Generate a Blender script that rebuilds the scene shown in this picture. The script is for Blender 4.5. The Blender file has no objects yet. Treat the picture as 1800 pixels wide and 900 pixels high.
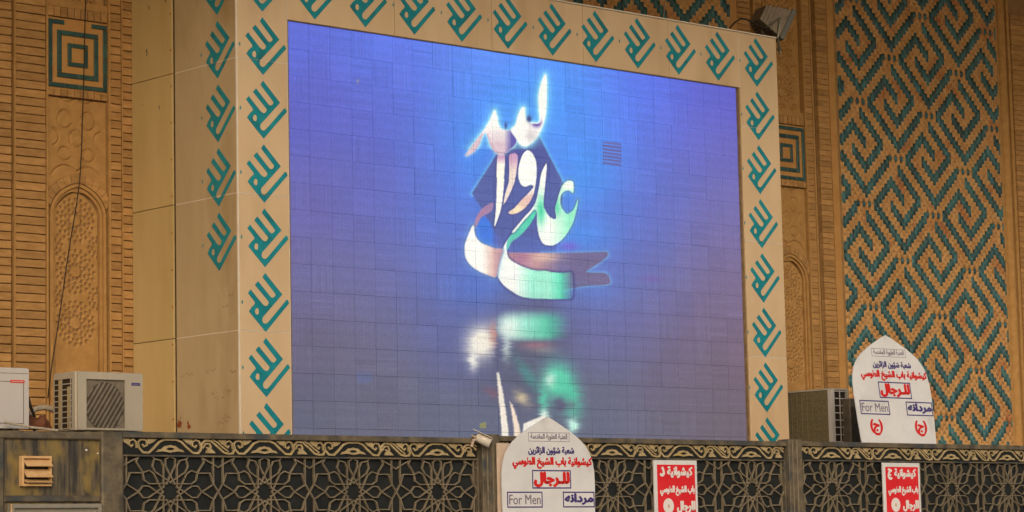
import bpy, math, random
import numpy as np
from mathutils import Vector, Matrix
from mathutils.geometry import tessellate_polygon
random.seed(7); rng = np.random.default_rng(7)
SC = bpy.context.scene; COL = SC.collection
R = math.radians

# ------------------------------------------------------------------ camera
F_, PIT, ROL, YAW = 4564.5, .115455, -.0218425, .7303477
CAMP = np.array([0, 0, 1.6])
FW = np.array([math.sin(YAW)*math.cos(PIT), math.cos(YAW)*math.cos(PIT), math.sin(PIT)])
RT = np.array([math.cos(YAW), -math.sin(YAW), 0]); UP = np.cross(RT, FW)
R2 = math.cos(ROL)*RT+math.sin(ROL)*UP; U2 = -math.sin(ROL)*RT+math.cos(ROL)*UP
cam = bpy.data.cameras.new('camera'); co = bpy.data.objects.new('camera', cam); COL.objects.link(co)
cam.sensor_width = 36; cam.lens = F_/1800*36; cam.clip_start = .1; cam.clip_end = 2000
co.matrix_world = Matrix(((R2[0], U2[0], -FW[0], 0), (R2[1], U2[1], -FW[1], 0), (R2[2], U2[2], -FW[2], 1.6), (0, 0, 0, 1)))
SC.camera = co
def ray(px, py): return FW+(px-900)/F_*R2-(py-450)/F_*U2
def atY(px, py, Y):                       # photo pixel -> point on the vertical plane y = Y
    r = ray(px, py); return CAMP+r*(Y/r[1])
def atX(px, py, X):
    r = ray(px, py); return CAMP+r*(X/r[0])

# ------------------------------------------------------------------ light
SUN_EL, SUN_AZ = 24.5, 218                  # soft light coming in from the open courtyard, front left (azimuth of travel from +Y clockwise)
w = bpy.data.worlds.new('World'); SC.world = w; w.use_nodes = True
nt = w.node_tree; nt.nodes.clear()
sky = nt.nodes.new('ShaderNodeTexSky'); sky.sky_type = 'NISHITA'; sky.sun_disc = False
sky.sun_elevation = R(SUN_EL); sky.sun_rotation = R(SUN_AZ)
sky.dust_density = 4; sky.air_density = 1.2; sky.ozone_density = .6
bg = nt.nodes.new('ShaderNodeBackground'); bg.inputs[1].default_value = .09
wo = nt.nodes.new('ShaderNodeOutputWorld')
nt.links.new(sky.outputs[0], bg.inputs[0]); nt.links.new(bg.outputs[0], wo.inputs[0])
sl = bpy.data.lights.new('sun', 'SUN'); sl.energy = 1.0; sl.angle = R(22); sl.color = (1, .90, .76)
so = bpy.data.objects.new('sun', sl); COL.objects.link(so)
sd = Vector((math.sin(R(SUN_AZ))*math.cos(R(SUN_EL)), math.cos(R(SUN_AZ))*math.cos(R(SUN_EL)), math.sin(R(SUN_EL))))
so.rotation_euler = sd.to_track_quat('Z', 'Y').to_euler()
SC.view_settings.view_transform = 'Standard'; SC.view_settings.look = 'None'
SC.view_settings.exposure = 0.17; SC.view_settings.gamma = 1

# ------------------------------------------------------------------ materials
def lin(c):
    return tuple(((v/255)/12.92 if v/255 <= .04045 else ((v/255+.055)/1.055)**2.4) for v in c)
def mat(name, a, b=None, rough=.8, scale=8, stretch=(1, 1, 1), bump=.0, bscale=60, rnd=0, attr=None, metal=0, contrast=(.35, .65), c=None, cscale=2, cw=(.55, .7), spec=.3, det=5, cst=None):
    """two-tone noise material; a,b,c linear colours; rnd = per-object value variation; attr = per-face attribute variation"""
    m = bpy.data.materials.new(name); m.use_nodes = True; t = m.node_tree; N = t.nodes; L = t.links
    P = N['Principled BSDF']; P.inputs['Roughness'].default_value = rough; P.inputs['Metallic'].default_value = metal
    P.inputs['Specular IOR Level'].default_value = spec
    g = N.new('ShaderNodeNewGeometry'); mp = N.new('ShaderNodeMapping'); mp.inputs['Scale'].default_value = stretch
    L.new(g.outputs['Position'], mp.inputs[0])
    n = N.new('ShaderNodeTexNoise'); n.inputs['Scale'].default_value = scale; n.inputs['Detail'].default_value = det; n.inputs['Roughness'].default_value = .6
    L.new(mp.outputs[0], n.inputs[0])
    r = N.new('ShaderNodeValToRGB'); r.color_ramp.elements[0].position = contrast[0]; r.color_ramp.elements[1].position = contrast[1]
    b = b or a
    r.color_ramp.elements[0].color = (*a, 1); r.color_ramp.elements[1].color = (*b, 1)
    L.new(n.outputs[0], r.inputs[0]); out = r.outputs[0]
    if c:
        n2 = N.new('ShaderNodeTexNoise'); n2.inputs['Scale'].default_value = cscale; n2.inputs['Detail'].default_value = 6; mp2 = N.new('ShaderNodeMapping'); mp2.inputs['Scale'].default_value = cst or stretch; L.new(g.outputs['Position'], mp2.inputs[0]); L.new(mp2.outputs[0], n2.inputs[0])
        mr = N.new('ShaderNodeMapRange'); mr.inputs[1].default_value = cw[0]; mr.inputs[2].default_value = cw[1]; L.new(n2.outputs[0], mr.inputs[0])
        mx = N.new('ShaderNodeMix'); mx.data_type = 'RGBA'; L.new(mr.outputs[0], mx.inputs[0]); L.new(out, mx.inputs[6]); mx.inputs[7].default_value = (*c, 1); out = mx.outputs[2]
    if rnd or attr:
        if attr: s = N.new('ShaderNodeAttribute'); s.attribute_name = attr; v = s.outputs['Fac']
        else: s = N.new('ShaderNodeObjectInfo'); v = s.outputs['Random']
        mr = N.new('ShaderNodeMapRange'); mr.inputs[3].default_value = 1-rnd; mr.inputs[4].default_value = 1+rnd; L.new(v, mr.inputs[0])
        h = N.new('ShaderNodeHueSaturation'); L.new(mr.outputs[0], h.inputs['Value']); L.new(out, h.inputs['Color']); out = h.outputs[0]
    L.new(out, P.inputs['Base Color'])
    if bump:
        n3 = N.new('ShaderNodeTexNoise'); n3.inputs['Scale'].default_value = bscale; n3.inputs['Detail'].default_value = 4
        L.new(mp.outputs[0], n3.inputs[0]); bp = N.new('ShaderNodeBump'); bp.inputs['Strength'].default_value = bump; bp.inputs['Distance'].default_value = .01
        L.new(n3.outputs[0], bp.inputs['Height']); L.new(bp.outputs[0], P.inputs['Normal'])
    return m
BR1, BR2 = (.34, .180, .060), (.44, .245, .090)
M = dict(
    brick=mat('buff_brick', BR1, BR2, .9, 9, (1, 1, 3), .35, 120, rnd=.16),
    mortar=mat('mortar', (.25,.145,.06), (.32,.19,.08), .95, 14, bump=.3),
    carved=mat('carved_brick', (.36, .195, .062), (.44, .245, .085), .9, 12, bump=.2, bscale=150),
    mosaic_tan=mat('unglazed_brick', (.51,.265,.095), (.59,.335,.135), .85, 5, rnd=.07, attr='rnd', c=(.44, .18, .07), cscale=3),
    mosaic_teal=mat('teal_glazed_brick', (.022,.084,.092), (.038,.135,.142), .38, 5, rnd=.45, attr='rnd', spec=.5, c=(.05, .17, .19), cscale=7, cw=(.55, .75)),
    teal_tile=mat('teal_tile', (.012, .050, .050), (.025, .085, .075), .35, 14, rnd=.25, spec=.5),
    cream=mat('cream_cladding', (.56,.40,.235), (.62,.455,.285), .55, 2.2, (1, 1, .35), .04, 30, rnd=.04, c=(.40, .26, .14), cscale=1.4, cw=(.52, .8), spec=.4),
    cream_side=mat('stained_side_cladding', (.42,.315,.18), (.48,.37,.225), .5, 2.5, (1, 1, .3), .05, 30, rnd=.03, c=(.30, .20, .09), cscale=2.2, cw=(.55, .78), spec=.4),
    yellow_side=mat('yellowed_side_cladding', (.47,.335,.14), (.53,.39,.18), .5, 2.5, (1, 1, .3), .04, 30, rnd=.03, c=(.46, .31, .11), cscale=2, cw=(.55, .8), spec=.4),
    sealant=mat('pale_sealant', (.62, .55, .45), (.70, .63, .53), .6),
    dirty=mat('dark_joint', (.16, .10, .05), (.24, .16, .08), .8, 20),
    teal_paint=mat('teal_print', (.003,.185,.235), (.008,.245,.295), .5, 6, c=(.008, .14, .165), cscale=5, spec=.4),
    fence=mat('weathered_bronze_paint', (.060, .050, .036), (.165, .130, .082), .6, 22, (.35, 1, .35), .35, 45, c=(.050, .055, .058), cscale=6, cw=(.5, .64), cst=(.6, 1, .6), spec=.4),
    fence_ochre=mat('weathered_panel', (.030, .028, .026), (.135, .105, .062), .6, 26, (1, 1, .10), .4, 40, c=(.21, .145, .045), cscale=7, cw=(.52, .66), cst=(1, 1, .55), contrast=(.38, .62), spec=.4),
    strap=mat('strapwork', (.13,.105,.072), (.21,.17,.115), .6, 18, rnd=.1, spec=.4),
    scroll=mat('ochre_scrollwork', (.30,.225,.115), (.44,.34,.19), .6, 16, c=(.42, .30, .09), cscale=5, cw=(.6, .75)),
    black=mat('black_backing', (.008, .009, .010), (.016, .018, .018), .7, 5),
    white=mat('white_sign_board', (.60,.60,.62), (.68,.68,.70), .45, 3, spec=.4, c=(.46, .45, .45), cscale=4, cw=(.6, .9)),
    red=mat('red_print', (.62, .012, .020), (.70, .022, .030), .45, 4, spec=.4),
    redtext=mat('red_lettering', (.55, .010, .010), (.62, .02, .02), .5, 9),
    blue=mat('navy_lettering', (.045, .030, .16), (.06, .04, .2), .5, 9),
    grey_text=mat('grey_lettering', (.16, .13, .19), (.2, .17, .23), .5, 9),
    whitetext=mat('white_lettering', (.72, .68, .68), None, .5, 9),
    ac=mat('aged_cream_enamel', (.36,.315,.25), (.42,.37,.29), .45, 3, (1, 1, .4), .03, 30, c=(.32, .25, .16), cscale=3, cw=(.58, .82), spec=.5),
    acw=mat('grey_white_enamel', (.46, .43, .41), (.50, .47, .45), .45, 3, (1, 1, .4), c=(.36, .28, .19), cscale=3.5, cw=(.6, .85), spec=.5),
    acdark=mat('dark_grille', (.05,.042,.032), (.08,.066,.05), .6, 20),
    slat=mat('grille_slat', (.15,.122,.09), (.21,.172,.13), .5, 20, rnd=.08),
    fin=mat('condenser_fins', (.17,.14,.075), (.28,.235,.13), .4, 30, (1, 1, 4), metal=.4),
    brass=mat('brassy_coil', (.45, .38, .20), (.60, .52, .32), .35, 30, metal=.5),
    steel=mat('dull_steel', (.13,.105,.08), (.19,.155,.115), .5, 12, metal=.3, bump=.1),
    dkglass=mat('lamp_glass', (.085, .080, .055), (.11, .10, .07), .25, 5, spec=.6),
    cable=mat('black_cable', (.02, .014, .01), (.03, .02, .015), .6),
    louvre=mat('tan_louvre', (.55, .33, .15), (.66, .43, .21), .5, 12),
    greyframe=mat('grey_window_frame', (.22, .20, .17), (.26, .24, .2), .45, 12),
    pale=mat('pale_board', (.50, .38, .30), (.56, .44, .35), .6, 12),
    camw=mat('camera_plastic', (.52, .47, .41), (.58, .53, .46), .35, 12, spec=.5),
    rust=mat('rust_stain', (.20, .045, .012), (.32, .09, .03), .9, 40),
    rag=mat('dirty_rag', (.10, .03, .015), (.20, .08, .04), .95, 14, bump=.5),
    foam=mat('pipe_insulation', (.35, .29, .22), (.46, .40, .32), .8, 30, bump=.3),
    ground=mat('stone_paving', (.42, .38, .32), (.50, .46, .39), .6, 3, bump=.05),
    roof=mat('dusty_roof_felt', (.16, .13, .10), (.22, .18, .13), .95, 6, bump=.3),
    ledback=mat('led_back', (.10,.055,.05), (.13,.07,.06), .7, 8),
)

# ------------------------------------------------------------------ mesh helpers
class MB:
    def __init__(s): s.v = []; s.f = []; s.mi = []
    def add(s, vs, fs, mi=0):
        o = len(s.v); s.v += [tuple(map(float, p)) for p in vs]; s.f += [tuple(i+o for i in f) for f in fs]; s.mi += [mi]*len(fs)
    def box(s, x0, x1, y0, y1, z0, z1, mi=0):
        s.add([(x0, y0, z0), (x1, y0, z0), (x1, y1, z0), (x0, y1, z0), (x0, y0, z1), (x1, y0, z1), (x1, y1, z1), (x0, y1, z1)],
              [(0, 3, 2, 1), (4, 5, 6, 7), (0, 1, 5, 4), (1, 2, 6, 5), (2, 3, 7, 6), (3, 0, 4, 7)], mi)
    def cbox(s, x0, x1, y0, y1, z0, z1, c=.004, mi=0):      # box whose front (-y) face has chamfered edges
        v = [(x0, y1, z0), (x1, y1, z0), (x1, y1, z1), (x0, y1, z1), (x0, y0+c, z0), (x1, y0+c, z0), (x1, y0+c, z1), (x0, y0+c, z1),
             (x0+c, y0, z0+c), (x1-c, y0, z0+c), (x1-c, y0, z1-c), (x0+c, y0, z1-c)]
        s.add(v, [(0, 3, 2, 1), (0, 1, 5, 4), (1, 2, 6, 5), (2, 3, 7, 6), (3, 0, 4, 7), (4, 5, 9, 8), (5, 6, 10, 9), (6, 7, 11, 10), (7, 4, 8, 11), (8, 9, 10, 11)], mi)
    def prism(s, poly, y0, y1, holes=(), mi=0):               # polygon in (x,z) extruded from y0 (front) to y1
        loops = [list(poly)]+[list(h) for h in holes]
        tri = tessellate_polygon([[Vector((p[0], p[1], 0)) for p in l] for l in loops])
        flat = [p for l in loops for p in l]; n = len(flat)
        vs = [(p[0], y0, p[1]) for p in flat]+[(p[0], y1, p[1]) for p in flat]; fs = []
        for a, b, c in tri:
            A, B, C = flat[a], flat[b], flat[c]
            cr = (B[0]-A[0])*(C[1]-A[1])-(B[1]-A[1])*(C[0]-A[0])
            t = (a, b, c) if cr > 0 else (a, c, b)
            fs.append(t); fs.append(tuple(i+n for i in reversed(t)))
        o = 0
        for li, l in enumerate(loops):
            k = len(l); ar = sum(l[i][0]*l[(i+1) % k][1]-l[(i+1) % k][0]*l[i][1] for i in range(k))
            rev = (ar > 0) != (li > 0)
            for i in range(k):
                a, b = o+i, o+(i+1) % k
                fs.append((b, a, a+n, b+n) if rev else (a, b, b+n, a+n))
            o += k
        s.add(vs, fs, mi)
    def strip(s, pts, wd, y0, y1, mi=0, closed=False, taper=None):   # mitred ribbon along a polyline in (x,z), extruded in y
        P = [np.array(p, float) for p in pts]; n = len(P); Lf = []; Rt = []
        for i in range(n):
            a = P[i-1] if (i or closed) else None; b = P[(i+1) % n] if (i < n-1 or closed) else None
            d0 = (P[i]-a) if a is not None else None; d1 = (b-P[i]) if b is not None else None
            if d0 is None: d0 = d1
            if d1 is None: d1 = d0
            d0 = d0/(np.linalg.norm(d0)+1e-9); d1 = d1/(np.linalg.norm(d1)+1e-9)
            t = d0+d1; t = t/(np.linalg.norm(t)+1e-9); nn = np.array([-t[1], t[0]]); c = max(.35, float(nn @ np.array([-d0[1], d0[0]])))
            h = (wd if taper is None else wd*taper[i])/2/c
            Lf.append(P[i]+nn*h); Rt.append(P[i]-nn*h)
        vs = []
        for l, r in zip(Lf, Rt): vs += [(l[0], y0, l[1]), (r[0], y0, r[1]), (r[0], y1, r[1]), (l[0], y1, l[1])]
        fs = []
        for i in range(n if closed else n-1):
            a = 4*i; b = 4*((i+1) % n)
            fs += [(a, a+1, b+1, b), (a+1, a+2, b+2, b+1), (a+3, a, b, b+3), (a+2, a+3, b+3, b+2)]
        if not closed: fs += [(0, 3, 2, 1), (4*n-4, 4*n-3, 4*n-2, 4*n-1)]
        s.add(vs, fs, mi)
    def tube(s, pts, r, seg=8, mi=0, rs=None):
        P = [Vector(p) for p in pts]; n = len(P); o = len(s.v); up = Vector((0.13, .2, .97))
        for i, p in enumerate(P):
            d = (P[min(i+1, n-1)]-P[max(i-1, 0)]).normalized(); u = d.cross(up)
            if u.length < .05: u = d.cross(Vector((1, 0, 0)))
            u.normalize(); v = d.cross(u); rr = r if rs is None else rs[i]
            for k in range(seg):
                a = 2*math.pi*k/seg; q = p+(u*math.cos(a)+v*math.sin(a))*rr; s.v.append(tuple(q))
        for i in range(n-1):
            for k in range(seg):
                a = o+i*seg+k; b = o+i*seg+(k+1) % seg; s.f.append((a, b, b+seg, a+seg)); s.mi.append(mi)
        s.f.append(tuple(o+k for k in range(seg))[::-1]); s.f.append(tuple(o+(n-1)*seg+k for k in range(seg))); s.mi += [mi, mi]
    def mesh(s, name, m):
        me = bpy.data.meshes.new(name); me.from_pydata(s.v, [], s.f)
        for k in (m if isinstance(m, (list, tuple)) else [m]): me.materials.append(k)
        if isinstance(m, (list, tuple)): me.polygons.foreach_set('material_index', s.mi)
        me.update(); return me
    def build(s, name, m, parent=None, kind=None, smooth=False):
        me = s.mesh(name, m)
        if smooth: me.polygons.foreach_set('use_smooth', [True]*len(me.polygons))
        return obj(name, me, parent, kind=kind)
def obj(name, me, parent=None, loc=None, kind=None):
    o = bpy.data.objects.new(name, me); COL.objects.link(o)
    if parent is not None: o.parent = parent; o.matrix_parent_inverse = Matrix.Translation(-pw(parent))
    if loc is not None: o.location = loc
    if kind: o['kind'] = kind
    return o
def pw(o):
    p = Vector(o.location)
    while o.parent is not None:
        p = p+Vector(o.matrix_parent_inverse.translation)+Vector(o.parent.location); o = o.parent
    return p
def thing(name, label, cat, loc, group=None):
    o = bpy.data.objects.new(name, None); o.empty_display_size = .2; COL.objects.link(o); o.location = loc
    o['label'] = label; o['category'] = cat
    if group: o['group'] = group
    return o
def tag(o, label, cat, group=None):
    o['label'] = label; o['category'] = cat
    if group: o['group'] = group
    return o

# Arabic shaping with presentation forms (iso, fin, ini, med)
AF = {'ا': (0xFE8D, 0xFE8E), 'ب': (0xFE8F, 0xFE90, 0xFE91, 0xFE92), 'ة': (0xFE93, 0xFE94), 'ت': (0xFE95, 0xFE96, 0xFE97, 0xFE98), 'ج': (0xFE9D, 0xFE9E, 0xFE9F, 0xFEA0),
      'خ': (0xFEA5, 0xFEA6, 0xFEA7, 0xFEA8), 'د': (0xFEA9, 0xFEAA), 'ر': (0xFEAD, 0xFEAE), 'ز': (0xFEAF, 0xFEB0), 'س': (0xFEB1, 0xFEB2, 0xFEB3, 0xFEB4), 'ش': (0xFEB5, 0xFEB6, 0xFEB7, 0xFEB8),
      'ط': (0xFEC1, 0xFEC2, 0xFEC3, 0xFEC4), 'ع': (0xFEC9, 0xFECA, 0xFECB, 0xFECC), 'ق': (0xFED5, 0xFED6, 0xFED7, 0xFED8), 'ك': (0xFED9, 0xFEDA, 0xFEDB, 0xFEDC), 'ل': (0xFEDD, 0xFEDE, 0xFEDF, 0xFEE0),
      'م': (0xFEE1, 0xFEE2, 0xFEE3, 0xFEE4), 'ن': (0xFEE5, 0xFEE6, 0xFEE7, 0xFEE8), 'ه': (0xFEE9, 0xFEEA, 0xFEEB, 0xFEEC), 'و': (0xFEED, 0xFEEE), 'ي': (0xFEF1, 0xFEF2, 0xFEF3, 0xFEF4),
      'ئ': (0xFE89, 0xFE8A, 0xFE8B, 0xFE8C), 'ؤ': (0xFE85, 0xFE86), 'ـ': (0x640, 0x640, 0x640, 0x640)}
def shape(s):
    out = ''
    for i, c in enumerate(s):
        if c not in AF: out += c; continue
        pj = i > 0 and s[i-1] in AF and len(AF[s[i-1]]) == 4
        nj = len(AF[c]) == 4 and i+1 < len(s) and s[i+1] in AF
        k = (3 if nj else 1) if pj else (2 if nj else 0)
        out += chr(AF[c][k])
    return out[::-1].translate({40: 41, 41: 40}) if any(c in AF for c in s) else out
def text_mesh(s, x0, x1, z0, z1, m, bold=.02, fat=None):
    cu = bpy.data.curves.new('text', 'FONT'); cu.body = shape(s); cu.resolution_u = 3; cu.offset = 0 if s[0] == 'F' else min(bold, .02); cu.fill_mode = 'FRONT'
    o = bpy.data.objects.new('text', cu); COL.objects.link(o); bpy.context.view_layer.update()
    me = bpy.data.meshes.new_from_object(o.evaluated_get(bpy.context.evaluated_depsgraph_get()))
    bpy.data.objects.remove(o); bpy.data.curves.remove(cu)
    n = len(me.vertices); v = np.empty(n*3); me.vertices.foreach_get('co', v); v = v.reshape(-1, 3)
    lo, hi = v.min(0), v.max(0)
    a = np.zeros((n, 3)); a[:, 0] = x0+(v[:, 0]-lo[0])/(hi[0]-lo[0])*(x1-x0); a[:, 2] = z0+(v[:, 1]-lo[1])/(hi[1]-lo[1])*(z1-z0)
    fs = [tuple(p.vertices) for p in me.polygons]; d = bold*(z1-z0)*(1.5 if s[0] != 'F' else 1.2); b = MB()
    for k, (dx, dz) in enumerate(((0, 0), (-d, 0), (d, 0), (0, d*.6), (0, -d*.6))): b.add(a+np.array([dx, -.0002*k, dz]), fs)
    return b.mesh('lettering', m)
def frame_mesh(x0, x1, z0, z1, t, m, y0=0, y1=.002):
    b = MB(); b.prism([(x0, z0), (x1, z0), (x1, z1), (x0, z1)], y0, y1, [[(x0+t, z0+t), (x1-t, z0+t), (x1-t, z1-t), (x0+t, z1-t)]]); return b.mesh('frame', m)

# ================================================================== SETTING
g = MB(); g.box(-150, 250, -250, 21.2, -.3, 0); g.build('ground', M['ground'], kind='structure')

b = MB(); b.box(-2, 40, 13.5, 21.1, 9.55, 9.9); b.build('shading_soffit', M['carved'], kind='structure')  # unseen soffit slab, added to block sky light and darken the upper facade
WY = 20.25                      # face of the brick wall
Z0, ZT = 2.2, 8.75
# ------------------------------------------------------------------ brick facade
def brick_mesh(wd, h, d=.05, c=.004, m=None):
    b = MB(); b.cbox(0, wd-.004, 0, d, 0, h, c); return b.mesh('brick', m or M['brick'])
def courses(parent, x0, x1, z0, z1, y, h=.078, gap=.0075, d=.05, ncol=1, jit=.003):
    wd = (x1-x0)/ncol; me = brick_mesh(wd, h-gap, d); k = 0; z = z0
    while z+h <= z1+1e-6:
        for i in range(ncol):
            o = obj('brick', me, parent, (0, 0, 0)); dy = random.uniform(-jit, jit)
            o.location = (x0+i*wd-0, y+dy, z); k += 1
            o.matrix_parent_inverse = Matrix.Translation(-Vector(parent.location))
            o.rotation_euler = (random.uniform(-.008, .008), random.uniform(-.004, .004), 0)
        z += h
    return k
def soldiers(parent, x0, x1, z0, z1, y, n):
    wd = (x1-x0)/n; me = brick_mesh(wd-.004, z1-z0, .04)
    for i in range(n):
        o = obj('brick', me, parent); o.location = (x0+i*wd, y+random.uniform(-.002, .002), z0)

def girih_h(X, Z, cx, z0, pitch):
    """height field of the carved girih: pits ringed round rosettes"""
    h = np.zeros_like(X); pits = []
    zc = z0
    for j in range(-1, 9):
        c0 = z0+j*pitch
        for r, n, ph, rad in ((.068, 10, 0, .016), (.108, 10, 18, .017), (.150, 20, 9, .014), (.195, 20, 0, .014)):
            for k in range(n):
                a = R(ph+k*360/n); px, pz = r*math.cos(a), r*math.sin(a)
                if abs(pz) <= pitch/2+.001: pits.append((cx+px, c0+pz, rad))
        for sx in (-1, 1):
            for r, n, ph, rad in ((.055, 8, 11, .015), (.095, 12, 0, .015)):
                for k in range(n):
                    a = R(ph+k*360/n); px, pz = sx*.24+r*math.cos(a), pitch/2+r*math.sin(a)
                    if abs(px) < .26 and math.hypot(px, pz) > .2 and math.hypot(px, pitch-pz) > .2: pits.append((cx+px, c0+pz, rad))
    for px, pz, rad in pits:
        sx = (np.abs(X-px) < .03) & (np.abs(Z-pz) < .03)
        d = np.hypot(X[sx]-px, Z[sx]-pz); h[sx] = np.minimum(h[sx], -.034*np.clip(1.5-d/rad*1.1, 0, 1))
    h[(np.hypot((X-cx), ((Z-z0+pitch/2) % pitch)-pitch/2) < .05)] += .004
    return h
def floral_h(X, Z, cx, cz):
    h = np.zeros_like(X)
    def groove(d, w=.0085, dep=.018):
        nonlocal h; h = np.minimum(h, -dep*np.clip(1.6-np.abs(d)/w, 0, 1))
    x = X-cx; z = Z-cz
    for sx in (-1, 1):
        for cz_, r, a in ((.17, .075, .9), (-.15, .068, 1.15)):
            dd = np.hypot((x-sx*.125)/1.0, (z-cz_)*a)-r
            m = ~((x*sx < .07) & (np.abs(z-cz_) < .03)); groove(np.where(m, dd, 1))
        dd = np.hypot(x-sx*.10, z-.42)-.085; groove(np.where(z < .40, dd, 1))
        dd = np.hypot(x-sx*.27, z-.0)-.08; groove(np.where(x*sx < .26, dd, 1))
        dd = np.hypot(x-sx*.12, z+.42)-.16; groove(np.where(z > -.36, dd, 1))
    r = np.hypot(x, z); a = np.arctan2(z, x)
    pet = .055+.022*np.cos(8*a); h += .010*np.clip(1-np.abs(r-pet)/.022, 0, 1)
    for k in range(16):
        px, pz = .075*math.cos(k*math.pi/8+.2), .075*math.sin(k*math.pi/8+.2)
        h = np.minimum(h, -.014*np.clip(1.4-np.hypot(x-px, z-pz)/.013, 0, 1))
    return h
def field(name, x0, x1, z0, z1, y, fn, parent, m, mask=None, step=.0065, kind=None):
    nx = int((x1-x0)/step)+1; nz = int((z1-z0)/step)+1
    xs = np.linspace(x0, x1, nx); zs = np.linspace(z0, z1, nz); X, Z = np.meshgrid(xs, zs)
    H = fn(X, Z); V = np.stack([X, y-H, Z], -1).reshape(-1, 3)
    i = np.arange((nz-1)*(nx-1)); r, c = i//(nx-1), i % (nx-1); a = r*nx+c
    Fq = np.stack([a, a+1, a+nx+1, a+nx], 1)
    if mask is not None:
        mk = mask((X[:-1, :-1]+step/2), (Z[:-1, :-1]+step/2)).ravel(); Fq = Fq[mk]
    me = bpy.data.meshes.new(name); me.from_pydata(V.tolist(), [], Fq.tolist()); me.materials.append(m)
    me.polygons.foreach_set('use_smooth', [True]*len(me.polygons)); me.update()
    return obj(name, me, parent, kind=kind)

def arch_pts(cx, hw, zs, za, n=12):
    """pointed arch from left spring up to apex and down to the right spring"""
    L = []
    for i in range(n+1):
        t = i/n; x = -hw*math.cos(t*math.pi/2)**1.0; z = zs+(za-zs)*(math.sin(t*math.pi/2)**1.0*.86+.14*t*t)
        L.append((cx+x, z))
    return L+[(2*cx-x, z) for x, z in reversed(L[:-1])]

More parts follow.
